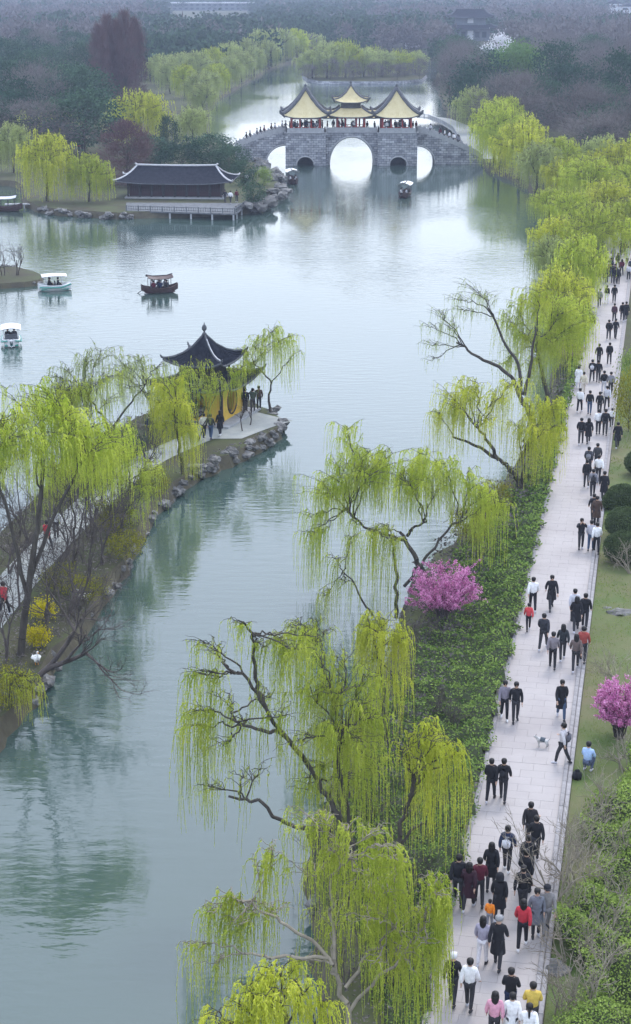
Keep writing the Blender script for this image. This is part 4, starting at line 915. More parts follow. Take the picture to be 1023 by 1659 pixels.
# bridge pavilions (things standing on the bridge)
def bridge_pav(cx, cy, half, label, hz, roofh, red=True, double=False):
    p = empty('bridge_pavilion', (xc + cx, wy + cy, zt), label=label, cat='pavilion')
    for sx in (-1, 1):
        for sy in (-1, 1):
            c = MB(); c.lathe([(.24, 0), (.24, .12), (.17, .16), (.16, hz + .1)], (sx * half * .88, sy * half * .88, 0), 8); c.build('column', M['red'], p)
            c = MB(); c.lathe([(.13, 0), (.13, hz)], (sx * half * .35, sy * half * .88, 0), 6); c.build('column', M['red'], p)
    c = MB()
    for s in (-1, 1): c.box((0, s * half * .88, hz - .1), (half * 1.9, .2, .38)); c.box((s * half * .88, 0, hz - .1), (.2, half * 1.72, .36))
    c.build('beam', M['red'], p)
    c = MB(); c.box((0, 0, hz + .2), (half * 2 + .1, half * 2 + .1, .3)); c.build('bracket_course', M['ridge'], p)
    o = MB()
    for s in (-1, 1):
        o.box((0, s * half * .9, .75), (half * 1.7, .07, .08)); o.box((0, s * half * .9, .3), (half * 1.7, .07, .08))
        for k in range(9): o.box((-half * .8 + half * .2 * k, s * half * .9, .4), (.06, .06, .72))
    o.build('railing', M['red'], p)
    if double:
        P = clipP(roof_pyr(half + .95, half + .95, hz, hz + roofh, lift=.45, over=.35), .5)
        build_roof('lower_roof', P, p, M['yroof'], M['ridge'], rows=(18, 18), row_r=.04, ridge_r=.17, tip=.45)
        b2 = half * .72; z2 = hz + roofh * .42
        c = MB(); c.box((0, 0, z2 + .25), (b2 * 1.75, b2 * 1.75, .9)); c.build('upper_storey', M['ridge'], p)
        P = roof_pyr(b2 + .75, b2 + .75, z2 + .75, z2 + .75 + roofh * .72, lift=.5, over=.3, power=1.9)
        r = build_roof('upper_roof', P, p, M['yroof'], M['ridge'], rows=(14, 14), row_r=.04, ridge_r=.13, tip=.35); finial(r, z2 + .7 + roofh * .72, .8)
    else:
        P = roof_pyr(half + .75, half + .75, hz, hz + roofh, lift=.55, over=.35, power=1.35)
        r = build_roof('roof', P, p, M['yroof'], M['ridge'], rows=(18, 18), row_r=.04, ridge_r=.30, tip=.6); finial(r, hz + roofh - .05, .8)
    return p
LX = bx_(495.5) - xc; RX = bx_(642.5) - xc
bridge_pav(LX, 2.7, 2.55, 'left front pavilion on the bridge with yellow pyramid roof and red columns', 2.3, 4.3)
bridge_pav(RX, 2.7, 2.55, 'right front pavilion on the bridge with yellow pyramid roof and red columns', 2.3, 4.3)
bridge_pav(bx_(569) - xc, 4.0, 2.45, 'central bridge pavilion with a double yellow roof, taller than the others', 2.3, 3.5, double=True)
gal = empty('gallery', (xc, wy + 5.0, zt), label='low yellow-roofed gallery linking the bridge pavilions behind the central one', cat='gallery')
for cx in (LX + 4.1, RX - 4.1):
    P = roof_pyr(2.2, 1.5, 2.0, 3.1, ridge=1.6, lift=.2, over=.1)
    PP = (lambda P, cx: (lambda s, u, v: (P(s, u, v)[0] + cx, P(s, u, v)[1], P(s, u, v)[2])))(P, cx)
    build_roof('gallery_roof', PP, gal, M['yroof'], M['ridge'], rows=(12, 6), row_r=.04, ridge_r=.08)
    for sx in (-1.7, 1.7):
        for sy in (-1, 1): c = MB(); c.lathe([(.11, 0), (.11, 2.1)], (cx + sx, sy, 0), 6); c.build('column', M['red'], gal)
# ---------------------------------------------------------------- the long dark hall with its waterside terrace
g1 = gp(205, 326); g2 = gp(372, 331); hc = gp(285, 322); ang = math.atan2(g2.y - g1.y, g2.x - g1.x) 
hall = empty('garden_hall', (hc.x, hc.y + 2.6, GZ), R(-4), label='long single-storey hall with dark tiled roof and pale ridges behind the waterside terrace', cat='hall')
hall.scale.z = .80
HL = 6.9
b = MB(); b.box((0, 0, .12), (2 * HL - .6, 5.6, .24)); b.build('plinth', M['coping'], hall)
b = MB(); b.box((0, .3, 1.4), (2 * HL - 1.6, 4.2, 2.4)); b.build('wall', M['dwood'], hall)
for k in range(9):
    x = -HL + .7 + k * (2 * HL - 1.4) / 8
    c = MB(); c.lathe([(.13, .2), (.12, 2.7)], (x, -2.3, 0), 7); c.build('column', M['dwood'], hall)
    if k < 8:
        x2 = x + (2 * HL - 1.4) / 16; c = MB(); c.box((x2, -1.85, 1.3), (1.2, .06, 1.9)); pn = c.build('lattice_door', M['maroon'], hall)
        c = MB()
        for q in range(5): c.box((x2 - .5 + q * .25, -1.9, 1.6), (.05, .05, 1.1))
        c.build('lattice', M['dwood'], pn)
P = roof_pyr(HL + .5, 3.6, 2.55, 5.0, ridge=HL - 1.6, lift=.55, over=.45, power=1.5)
hr = build_roof('roof', P, hall, M['dtile'], M['ridge_light'], rows=(60, 22), row_r=.05, ridge_r=.13, tip=.3, eave_m=M['ridge'])
b = MB(); rl = HL - 1.6; b.tube([(-rl - .25, 0, 5.45), (-rl, 0, 5.2), (-rl * .5, 0, 5.12), (0, 0, 5.1), (rl * .5, 0, 5.12), (rl, 0, 5.2), (rl + .25, 0, 5.45)], .17, 6); b.build('main_ridge', M['ridge_light'], hr)
ter = empty('waterside_terrace', (0, 0, 0), label='low white-railed platform on posts over the water in front of the hall', cat='terrace')
c1, c2, c3, c4 = gp(204, 343, .7), gp(382, 348, .7), gp(405, 331, .7), gp(205, 330, .7)
ter.location = (c1.x, c1.y, 0); off = Vector((c1.x, c1.y, 0))
b = MB(); q = [c - off for c in (c1, c2, c3, c4)]; vs = [(v.x, v.y, .84) for v in q] + [(v.x, v.y, .66) for v in q]
b.add(vs, [(0, 1, 2, 3), (7, 6, 5, 4), (0, 4, 5, 1), (1, 5, 6, 2), (2, 6, 7, 3), (3, 7, 4, 0)]); b.build('deck', M['oldstone'], ter)
def rail(a, c, parent, z=.84, hgt=.75, step=1.5, m=M['white']):
    L = (c - a).length; n = max(1, round(L / step)); rz = math.atan2(c.y - a.y, c.x - a.x)
    for i in range(n + 1):
        p = a.lerp(c, i / n); d = MB(); d.box((p.x, p.y, z + hgt / 2), (.14, .14, hgt + .1), rz); d.build('railing_post', m, parent)
        if i < n:
            p2 = a.lerp(c, (i + .5) / n); d = MB(); d.box((p2.x, p2.y, z + hgt - .05), (L / n - .14, .09, .08), rz); d.box((p2.x, p2.y, z + .2), (L / n - .14, .07, .07), rz)
            for q_ in range(4): p3 = a.lerp(c, (i + .2 + .2 * q_) / n); d.box((p3.x, p3.y, z + hgt * .5), (.05, .05, hgt * .7), rz)
            d.build('railing_panel', m, parent)
ci = [Vector((v.x, v.y, 0)) for v in q]; rail(ci[0] + Vector((.1, .12, 0)), ci[1] + Vector((-.1, .12, 0)), ter, m=M['oldstone'], hgt=.62); rail(ci[1] + Vector((-.1, .12, 0)), ci[2] + Vector((-.15, 0, 0)), ter, m=M['oldstone'], hgt=.62)
for i in range(6):
    p = ci[0].lerp(ci[1], (i + .1) / 5.2); d = MB(); d.box((p.x, p.y + .15, -.2), (.22, .22, 1.72)); d.build('pile', M['coping'], ter)
for i in range(3):
    p = ci[1].lerp(ci[2], (i + .5) / 3); d = MB(); d.box((p.x - .15, p.y, -.2), (.2, .2, 1.72)); d.build('pile', M['coping'], ter)
# ---------------------------------------------------------------- far buildings
def far_gate():
    g = gp(761, 66); s = g.y / F
    t = empty('gate_tower', g, label='hazy two-tiered gatehouse with dark spreading roofs among the far trees', cat='gatehouse'); t.scale = (1, 1, 1.25)
    W2 = 36 * s
    b = MB(); b.box((0, 0, 2), (W2 * 1.7, 7, 4.6)); b.build('wall', M['wall_g'], t)
    for k in (-2, -1, 1, 2): c = MB(); c.box((k * W2 * .3, -3.56, 2.2), (2.0, .1, 2.0)); c.build('window', M['glass'], t)
    c = MB(); c.box((0, -3.58, 2), (2.6, .12, 3.2)); c.build('door', M['wall_w'], t)
    build_roof('lower_roof', clipP(roof_pyr(W2 * 1.08, 5.5, 4.2, 8, ridge=W2 * .7, lift=.9, over=.8), .5), t, M['dtile'], M['ridge'], rows=(40, 14), row_r=.08, ridge_r=.25)
    b = MB(); b.box((0, 0, 6.6), (W2 * 1.3, 4.5, 3)); b.build('upper_storey', M['wall_g'], t)
    c = MB(); c.box((0, -2.32, 7.0), (2.6, .12, 1.6)); c.build('sign_board', M['wall_w'], t)
    build_roof('upper_roof', roof_pyr(W2 * .95, 4.6, 8.0, 11, ridge=W2 * .6, lift=.9, over=.8), t, M['dtile'], M['ridge'], rows=(36, 12), row_r=.08, ridge_r=.25)
far_gate()
def block(name, px, pyb, wpx, hh, dd, label, cols, rows_, roof='flat', cat='building'):
    g = gp(px, pyb); s = g.y / F; W2 = wpx * s / 2
    t = empty(name, g, label=label, cat=cat)
    b = MB(); b.box((0, 0, hh / 2), (2 * W2, dd, hh)); b.build('wall', M['wall_g' if 'long' in name else 'wall_w'], t)
    for r in range(rows_):
        for c_ in range(cols):
            x = -W2 + (c_ + .5) * 2 * W2 / cols; z = (r + .55) * hh / rows_
            c = MB(); c.box((x, -dd / 2 - .02, z), (W2 / cols, .1, hh / rows_ * .45)); c.build('window', M['glass'], t)
    b = MB()
    if roof == 'flat': b.box((0, 0, hh + .3), (2 * W2 + 2, dd + 2, .7))
    else: b.prism([(-W2 - .8, hh), (W2 + .8, hh), (0, hh + W2 * .45)], -dd / 2 - .6, dd / 2 + .6)
    b.build('roof', M['wall_w'] if roof == 'flat' else M['dtile'], t)
block('long_building', 345, 17, 125, 6, 16, 'long low white building at the top of the photo left of centre', 14, 2)
block('white_house', 992, 24, 26, 8, 12, 'white gabled house at the top right corner of the photo', 3, 2, 'gable', 'house')
block('white_house', 1016, 27, 24, 7, 12, 'rightmost small white gabled house at the top right corner', 2, 2, 'gable', 'house')
block('white_house', 868, 24, 24, 6, 12, 'small distant white house between gatehouse and the right corner', 3, 1, 'gable', 'house')
g = gp(692, 80); t = empty('white_footbridge', g, label='pale low footbridge at the far head of the lake', cat='footbridge'); s = g.y / F
b = MB(); b.prism([(-34 * s, 1.2), (-10 * s, 2.1), (10 * s, 2.1), (34 * s, 1.2), (34 * s, .3), (10 * s, 1.1), (-10 * s, 1.1), (-34 * s, .3)], -1.5, 1.5); b.build('deck', M['wall_w'], t)
for yy in (-1.4, 1.4):
    d = MB(); d.tube([(-34 * s, yy, 2.2), (-10 * s, yy, 3.1), (10 * s, yy, 3.1), (34 * s, yy, 2.2)], .1, 4)
    d.build('handrail', M['wall_w'], t)
    for k in range(9): x = (-34 + k * 8.5) * s; d = MB(); d.box((x, yy, 2.0), (.2, .2, 1.6)); d.build('railing_post', M['wall_w'], t)
# pale walkway leading off the bridge on the right
wk = [gp(690, 190), gp(712, 193), gp(735, 202), gp(752, 212), gp(768, 236), gp(786, 258)]
b = MB(); vs = []
for i, p in enumerate(wk):
    t_ = (wk[min(i + 1, 5)] - wk[max(0, i - 1)]).normalized(); n_ = Vector((t_.y, -t_.x, 0)) * 2.4; vs += [p + n_ + Vector((0, 0, .05)), p - n_ + Vector((0, 0, .05))]
b.add(vs, [(2 * i, 2 * i + 1, 2 * i + 3, 2 * i + 2) for i in range(5)]); o = b.build('lakeside_walkway', M['cpath']); o['kind'] = 'structure'
t = empty('lakeside_balustrade', wk[0], label='pale stone balustrade along the walkway behind the right bridge ramp', cat='balustrade')
for i in range(4):
    a = wk[i] - wk[0]; c = wk[i + 1] - wk[0]; rail(Vector((a.x - 2.2, a.y - .6, 0)), Vector((c.x - 2.2, c.y - .6, 0)), t, z=.05, hgt=.9, step=2.0, m=M['coping'])
# ---------------------------------------------------------------- rocks along the shores
def rock_mesh(seed):
    rg = random.Random(seed); bm = bmesh.new(); bmesh.ops.create_icosphere(bm, subdivisions=2, radius=.5)
    for v in bm.verts:
        n = v.co.normalized(); k = 1 + .35 * math.sin(n.x * 5 + seed) * math.cos(n.y * 4 + seed * 2) + rg.uniform(-.13, .13); v.co = n * .5 * k; v.co.z *= .62
    me = bpy.data.meshes.new('rock'); bm.to_mesh(me); bm.free(); me.materials.append(M['rock']); return me
RK = [rock_mesh(s) for s in range(5)]
def rocks_along(line, parent, n, s0, s1, rg, spread=.5, z=.35):
    for k in range(n):
        u = rg.random() * (len(line) - 1); i = int(u); p = line[i].lerp(line[i + 1], u - i); o = obj('rock', RK[rg.randrange(5)], parent)
        s = rg.uniform(s0, s1); o.location = (p.x + rg.uniform(-spread, spread), p.y + rg.uniform(-spread, spread), z + rg.uniform(-.3, .35)); o.scale = (s * rg.uniform(.8, 1.5), s, s * rg.uniform(.7, 1.2)); o.rotation_euler = (rg.uniform(-.3, .3), rg.uniform(-.3, .3), rg.uniform(0, 6.28))
rgk = random.Random(9)
tipl = smooth_line([gp(*p) for p in [(315, 758), (338, 748), (382, 728), (434, 706), (456, 684), (440, 664)]], it=2)
rocks_along(tipl, causeway, 110, .3, .75, rgk, .3, .5)
shl = smooth_line([gp(*p) for p in [(40, 1120), (108, 1022), (186, 925), (208, 880), (250, 806), (300, 766)]], it=2)
rocks_along(shl, causeway, 110, .25, .75, rgk, .4, .25)
rocks_along(smooth_line([gp(*p) for p in [(60, 335), (170, 345), (206, 344)]], it=1), ground, 26, .5, 1.3, rgk, .6, .4)
rocks_along(smooth_line([gp(*p) for p in [(400, 338), (430, 326), (452, 312), (447, 292), (424, 270), (400, 252)]], it=1), ground, 60, .8, 2.2, rgk, 1.2, .9)
rocks_along(main_line[:60], ground, 50, .3, .7, rgk, .5, .3)
rocks_along([il[i] for i in range(len(il))], islet, 16, .4, .9, rgk, .4, .2)
for px, py, s in [(1010, 993, .9), (902, 1572, .7), (985, 985, .3), (897, 1560, .45)]:
    o = obj('boulder', RK[int(px) % 5]); o.location = gp(px, py); o.scale = (s * 1.5, s, s * .6); tag(o, {1010: 'flat pale boulder on the lawn at the right edge of the photo', 902: 'grey boulder half hidden in the shrubs beside the lower kerb', 985: 'small stone on the lawn near the flat pale boulder', 897: 'smaller stone just behind the grey boulder at the lower kerb'}[px], 'boulder')
#@@PART4
# ---------------------------------------------------------------- ground cover, hedges, shrubs
rgn = np.random.default_rng(77)
def cover(name, label, poly_test, bbox, n, hfun, m, leaf, seed, base_m=None, grid=.35, wf=.6, updir=.5):
    rg = np.random.default_rng(seed); x0, x1, y0, y1 = bbox; out = []
    P = np.stack([rg.uniform(x0, x1, n * 3), rg.uniform(0, 1, n * 3), np.zeros(n * 3)], 1)
    P[:, 1] = y0 * (y1 / y0) ** P[:, 1]                     # denser near
    msk = np.array([poly_test(p[0], p[1]) for p in P]); P = P[msk][:n]
    hts = np.array([hfun(p[0], p[1]) for p in P]); P[:, 2] = GZ + hts * (1 - rg.random(len(P)) ** 2 * .45)
    D = rg.normal(size=P.shape); D[:, 2] = np.abs(D[:, 2]) * updir
    sc = np.clip(P[:, 1] / 55, .8, 3)
    V, Q = leaves(P, D, leaf * sc * rg.uniform(.6, 1.3, len(P)), leaf * wf * sc, rg)
    root = obj(name, mesh_np(name, V, Q, m)); tag(root, label, 'ground cover' if 'hedge' not in name else 'hedge', kind='stuff')
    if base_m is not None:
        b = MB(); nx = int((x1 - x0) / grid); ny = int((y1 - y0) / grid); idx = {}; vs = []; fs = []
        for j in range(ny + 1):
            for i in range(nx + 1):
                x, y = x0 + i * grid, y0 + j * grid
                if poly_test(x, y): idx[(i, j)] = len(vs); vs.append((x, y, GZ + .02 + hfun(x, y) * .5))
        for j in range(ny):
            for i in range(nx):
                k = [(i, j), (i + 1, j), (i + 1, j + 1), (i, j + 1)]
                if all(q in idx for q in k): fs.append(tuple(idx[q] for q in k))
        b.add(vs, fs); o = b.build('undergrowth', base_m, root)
    return root
def lump(x, y, a=.9, s=1.0): return .5 + .5 * math.sin(x * 2.3 * a + math.sin(y * 1.1 * a) * 2) * math.sin(y * 1.7 * a + math.sin(x * 1.9 * a) * 1.5 + s)
bankx = {}
right_bank = [p for p in main_line if p.y < 260]
def shore_x(y):
    best = None
    for i in range(len(right_bank) - 1):
        a, b_ = right_bank[i], right_bank[i + 1]
        if (a.y - y) * (b_.y - y) <= 0 and a.y != b_.y:
            x = a.x + (b_.x - a.x) * (y - a.y) / (b_.y - a.y); best = x if best is None else max(best, x)
    return best if best is not None else -99
SX = [(y, shore_x(y)) for y in np.arange(34, 240, 1.0)]
def sx(y): i = int(max(0, min(len(SX) - 1, y - 34))); return SX[i][1]
def pathL(y): return pxc(y) - (h + .02) / math.cos(PANG)
def band(x, y): return sx(y) + 1.1 < x < pathL(y) + .16 + .12 * math.sin(y * 2.1) + .07 * math.sin(y * 5.3)
def hband(x, y):
    e = pathL(y) + .3 - x; row = .5 + .5 * math.sin(y * 3.1 + math.sin(x * 1.1) * 1.5 + math.sin(x * 3.7) * .5); f = min(1, e / .35)
    g_ = .08 + .24 * row + .16 * lump(x, y, .8)
    if e < 1.3: g_ += .38 * min(1, (1.5 - e) / .5)
    return max(.05, g_ * (.35 + .65 * f))
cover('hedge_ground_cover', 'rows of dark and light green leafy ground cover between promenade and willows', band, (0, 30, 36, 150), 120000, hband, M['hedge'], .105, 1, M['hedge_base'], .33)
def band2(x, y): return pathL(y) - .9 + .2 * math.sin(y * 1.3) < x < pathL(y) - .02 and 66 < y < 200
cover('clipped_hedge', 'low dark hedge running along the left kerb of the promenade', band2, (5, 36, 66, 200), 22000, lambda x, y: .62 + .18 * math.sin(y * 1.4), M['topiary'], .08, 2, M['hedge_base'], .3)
# low weeds and litter under the willows
def under(x, y): return sx(y) + .1 < x < min(sx(y) + 3.4, pathL(y) - .6)
cover('bank_weeds', 'brown and olive weeds on the bank under the willows', under, (-6, 34, 36, 190), 46000, lambda x, y: .15 + .75 * lump(x, y), M['brownc'], .12, 3)
# right of the promenade
def pathR(y): return pxc(y) + (h + .26) / math.cos(PANG)
def shr(x, y): return (pathR(y) + .5 + .6 * math.sin(y * .9) + max(0, (y - 50)) * .12 < x < pathR(y) + 9) and y < 59
cover('shrubbery', 'mounded green leafy shrubs filling the lower right corner', shr, (5, 20, 34, 59), 80000, lambda x, y: .35 + .8 * lump(x, y, .75, .6), M['shrub'], .11, 4, M['hedge_base'], .3)
def lawnr(x, y): return pathR(y) < x < pathR(y) + 9 and y < 130
cover('lawn_grass', 'short patchy grass right of the promenade', lambda x, y: lawnr(x, y) and (lump(x, y, .45, 2) + .25 * math.sin(x * 5) * math.sin(y * 4)) > .38, (5, 32, 36, 130), 60000, lambda x, y: .04 + .05 * lump(x, y), M['grass'], .085, 5, wf=.22, updir=1.5)
def lawn2(x, y): return in_poly(x, y, cw) 
cover('causeway_weeds', 'sparse olive grass covering the causeway bank', lambda x, y: in_poly(x, y, cw) and min((Vector((x, y, GZ)) - p).length for p in cpl[::2]) > (1.8 if y < 92 else 3.2), (-22, 2, 42, 118), 22000, lambda x, y: .4 * lump(x, y), M['brownc'], .12, 6, wf=.4)
def balls(px, pyb, pyt, wpx, label, m='topiary', name='round_bush', cat='bush', dens=9000, leafs=.07, group=None):
    g, hh = height_at(px, pyb, pyt); wd = wpx * g.y / F; rg = np.random.default_rng(int(px)); hh = max(hh * .9, wd * .55)
    C = rg.normal(size=(dens, 3)); C /= np.linalg.norm(C, axis=1, keepdims=True); C[:, 2] = np.where(C[:, 2] < -.6, -C[:, 2], C[:, 2])
    k = (1 + .05 * np.sin(C[:, 0] * 5 + px) * np.cos(C[:, 1] * 6))[:, None]
    P = C * k * [wd / 2, wd / 2, hh / 2] * rg.uniform(.9, 1.03, (dens, 1)) + [0, 0, hh / 2]
    P[:, 2] = np.maximum(P[:, 2], .03)
    V, Q = leaves(P, rg.normal(size=P.shape) + C * .6, leafs * rg.uniform(.6, 1.3, dens), leafs * .7, rg)
    root = empty(name, g, label=label, cat=cat, group=group)
    obj('foliage', mesh_np('foliage', V, Q, M[m]), root)
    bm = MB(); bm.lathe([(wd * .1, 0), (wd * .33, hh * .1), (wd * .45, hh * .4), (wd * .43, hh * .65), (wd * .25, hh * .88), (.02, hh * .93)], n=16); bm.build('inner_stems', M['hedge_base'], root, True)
    return root
balls(1008, 822, 782, 52, 'smallest and farthest clipped ball bush by the right kerb')
balls(988, 826, 796, 26, 'little clipped ball bush tucked against the right kerb', dens=3000)
balls(1012, 872, 818, 66, 'middle clipped ball bush right of the promenade')
balls(1010, 912, 858, 70, 'nearest clipped ball bush right of the promenade')
balls(1040, 770, 725, 60, 'clipped ball bush cut by the right edge of the photo')
for px, pb, pt, wd, P_, nm, lb, cat in [(1018, 700, 600, 50, OBUSH, 'evergreen_bush', 'tall olive rounded shrub at the right edge beside the promenade', 'bush'), (1024, 640, 565, 40, BUSH, 'evergreen_bush', 'green shrub behind the tall olive one at the right edge', 'bush'),
    (20, 1145, 1085, 80, OBUSH, 'olive_bush', 'olive-green leafy bush at the lower left shore', 'bush'), (410, 335, 296, 34, EBUSH, 'rocky_bank_bush', 'dark bush on the rocks right of the hall terrace', 'bush'), (395, 300, 262, 40, EBUSH, 'rocky_bank_bush', 'dark green bush behind the rocks between hall and bridge', 'bush'), (428, 300, 272, 26, BUSH, 'leafy_bush', 'light green bush at the foot of the left bridge ramp', 'bush'), (205, 905, 862, 60, OBUSH, 'olive_bush', 'olive bush on the causeway shore below the low willow', 'bush'), (250, 800, 760, 50, OBUSH, 'olive_bush', 'olive bush on the causeway shore left of the pavilion forecourt', 'bush'), (300, 700, 640, 50, EBUSH, 'evergreen_bush', 'dark evergreen bush at the left corner of the pavilion', 'bush'),
    (150, 975, 935, 52, OBUSH, 'olive_bush', 'dull olive bush among the bare trunks of the causeway thicket', 'bush'), (100, 960, 915, 60, OBUSH, 'olive_bush', 'olive bush between causeway path and bare thicket', 'bush'), (180, 860, 810, 60, OBUSH, 'olive_bush', 'yellow-olive bush beside the low willow on the causeway', 'bush'), (160, 790, 750, 60, EBUSH, 'evergreen_bush', 'dark evergreen bush in the middle of the causeway', 'bush'), (215, 740, 700, 50, EBUSH, 'evergreen_bush', 'dark evergreen bush below the sparse forked willow', 'bush'),
    (800, 830, 780, 60, OBUSH, 'olive_bush', 'brownish bush at the foot of the forked willow', 'bush'), (760, 880, 820, 60, OBUSH, 'olive_bush', 'brownish bush behind the large pink blossom bush', 'bush')]:
    g, hh = height_at(px, pb, pt); wm = wd * g.y / F; p_ = P_[int(px) % len(P_)]
    plant_tree(nm, p_, g, wm / 3.2, hh / 2.2, px % 6, lb, None, cat, 'foliage')
for px, pb, pt, wd, lb in [(72, 1005, 972, 26, 'upper yellow forsythia bush on the causeway bank'), (62, 1048, 1012, 34, 'lower yellow forsythia bush on the causeway bank')]:
    g, hh = height_at(px, pb, pt); rg = np.random.default_rng(px); C = rg.normal(size=(1500, 3)) * [.26, .26, .2] + [0, 0, .55]
    V, Q = leaves(C, rg.normal(size=C.shape), .09, .06, rg); root = empty('forsythia_bush', g, label=lb, cat='bush'); obj('blossom', mesh_np('blossom', V, Q, M['forsy']), root)
    s_ = Segs()
    for k in range(14): e = rg.normal(size=3) * [.3, .3, .1] + [0, 0, .6]; s_.curve([np.zeros(3), e * .5 + [0, 0, .1], e], .012, .005)
    V, Q = s_.mesh(4); obj('stems', mesh_np('stems', V, Q, M['twig']), root)
# blossom trees
def blossom(px, pb, pt, wpx, label, m, seed, n=9000, name='blossom_bush'):
    g, hh = height_at(px, pb, pt); wd = wpx * g.y / F; rg = np.random.default_rng(seed); s_ = Segs(); C = []
    for k in range(60):
        a = rg.uniform(0, 6.28); rr = wd / 2 * rg.uniform(.35, 1.0) ** .7; e = np.array([rr * math.cos(a), rr * math.sin(a), hh * (.30 + .68 * math.sqrt(max(0, 1 - (rr / (wd / 2)) ** 2)) * rg.uniform(.55, 1))])
        st = np.array([rg.normal() * .08, rg.normal() * .08, 0]); c = wiggle(bez(st, st + [e[0] * .15, e[1] * .15, hh * .3], e * [.7, .7, .75], e, 8), .03, rg); s_.curve(list(c), .03, .006)
        for j in range(5):
            i = rg.integers(3, 9); d = rg.normal(size=3) * wd * .09; d[2] = abs(d[2]) * .9; cc = np.array([c[i], c[i] + d * .5, c[i] + d * 1.1]); s_.curve(list(cc), .01, .004); C.append(cc)
        C.append(c[4:7]); C.append(c[6:9])
    pts = []
    per = n // len(C)
    for cc in C:
        f = rg.random((per, 1)); i = rg.integers(0, 2, per); pts.append(cc[i] * (1 - f) + cc[i + 1] * f + rg.normal(size=(per, 3)) * .035)
    P = np.concatenate(pts); V, Q = leaves(P, rg.normal(size=P.shape), .075 * rg.uniform(.7, 1.3, len(P)), .06, rg)
    root = empty(name, g, label=label, cat='blossom tree'); obj('blossom', mesh_np('blossom', V, Q, M[m]), root)
    V, Q = s_.mesh(4); obj('branches', mesh_np('branches', V, Q, M['darktwig']), root)['kind'] = 'stuff'
blossom(716, 1012, 898, 132, 'large round magenta-pink blossom bush on the bank beneath the leaning willow', 'pink', 51, 15000)
blossom(1004, 1195, 1085, 105, 'pink blossom bush on the lawn cut by the right edge of the photo', 'pink', 52, 14000)
blossom(925, 592, 540, 48, 'dusty pink blossom bush among the far willows by the promenade', 'pale_pink', 53, 5000)
blossom(945, 408, 376, 50, 'pale pinkish blossom tree at the far end of the promenade, left side', 'pale_pink', 54, 2500)
blossom(1000, 350, 300, 50, 'pale pink blossom tree behind the far right willows', 'pale_pink', 55, 2500)
# bare trees and twigs
g = gp(872, 1462)
bare_tree('bare_tree', 'slender leafless tree rising in front of the promenade right kerb', gp(903, 1470), 4.2, 61, 'twig', stems=3, depth=4, r=.04, spread=.38)
for i, (px, py, H, lean, lb) in enumerate([(960, 1450, 2.6, (-.3, 0), 'leafless pale shrub tangled above the green shrubs beside the slender bare tree'), (935, 1650, 2.6, (-.2, 0), 'leafless pale shrub at the bottom edge against the right kerb'), (985, 1600, 2.6, (.1, 0), 'leafless pale shrub in the lower right corner'), (990, 1330, 2.8, (-.3, 0), 'leafless pale shrub above the patch of bright lawn'), (1010, 1130, 3.2, (-.6, 0), 'leafless twiggy tree in front of the right pink blossom bush'), (1020, 930, 2.5, (-.6, 0), 'leafless twigs leaning from the right edge below the ball bushes'), (915, 1560, 2.2, (-.1, 0), 'leafless pale shrub behind the grey boulder by the kerb'), (1015, 1480, 2.6, (0, 0), 'leafless pale shrub at the right edge among green shrubs'), (925, 1500, 2.0, (-.2, 0), 'leafless pale shrub overhanging the right kerb by the person in a cap'), (960, 1560, 2.2, (0, 0), 'leafless pale shrub in the middle of the lower right shrubbery'), (905, 1640, 1.8, (-.2, 0), 'small leafless pale shrub at the kerb beside the yellow top'), (1000, 1400, 2.4, (.1, 0), 'leafless pale shrub at the right edge at the level of the file of black coats'), (940, 1390, 2.0, (-.2, 0), 'leafless pale shrub beside the patch of bright lawn'), (960, 1640, 2.2, (.1, 0), 'leafless pale shrub at the bottom edge among green shrubs'), (925, 1430, 2.2, (-.3, 0), 'leafless pale shrub leaning over the kerb below the slender bare tree'), (985, 1530, 2.4, (-.1, 0), 'leafless pale shrub between green mounds above the lower right corner'), (965, 1350, 2.2, (-.1, 0), 'leafless pale shrub just below the patch of bright lawn'), (1010, 1250, 2.2, (-.3, 0), 'leafless pale shrub right of the crouching person in blue')]):
    bare_tree('bare_shrub', lb, gp(px, py), H, 70 + i, 'twig', lean, 4, 3, .028, 'shrub', spread=.6)
for i, (px, py, H, lean, lb) in enumerate([(62, 1092, 5.2, (.55, .2), 'leaning bare tree with thick trunk at the lower left shore'), (125, 985, 5.0, (-.1, 0), 'bare many-branched tree right of the causeway path'), (30, 985, 5.0, (.1, 0), 'bare tree on the left edge before the causeway path'), (165, 915, 4.6, (-.2, 0), 'bare brown tree on the shore below the olive willow'), (95, 930, 4.8, (.1, 0), 'bare tree in the middle of the causeway thicket'), (10, 1070, 4.6, (0, 0), 'thin bare tree at the far lower left edge'), (190, 880, 3.6, (.4, 0), 'bare bush overhanging the water beside the shore rocks'), (50, 880, 4.8, (-.2, 0), 'bare tree under the broad green willow'), (140, 870, 4.4, (.2, 0), 'bare dark-twigged tree behind the causeway thicket'), (78, 1035, 4.2, (-.1, 0), 'bare tree between the yellow bushes and the shore'), (110, 1000, 3.6, (.3, 0), 'bare shrubby tree above the white goose'), (205, 845, 3.4, (.1, 0), 'bare shrubby tree mixed into the low olive willow'), (20, 930, 4.4, (.1, 0), 'bare tree beside the red-jacketed person on the causeway'), (235, 770, 3.2, (0, 0), 'bare tree left of the bright willow curtain by the forecourt')]):
    bare_tree('bare_tree', lb, gp(px, py), H * 1.3, 90 + i, 'darktwig', lean, 2, 5, .06 if i else .13, spread=.5)
for i, (px, py, H, lb) in enumerate([(8, 446, 4.6, 'leftmost bare tree on the small islet'), (28, 446, 4.4, 'bare pale-twigged tree on the tip of the small islet')]):
    bare_tree('bare_tree', lb, gp(px, py, .5), H, 110 + i, 'darktwig', (.2 * i, 0), 2, 4, .07, spread=.5)
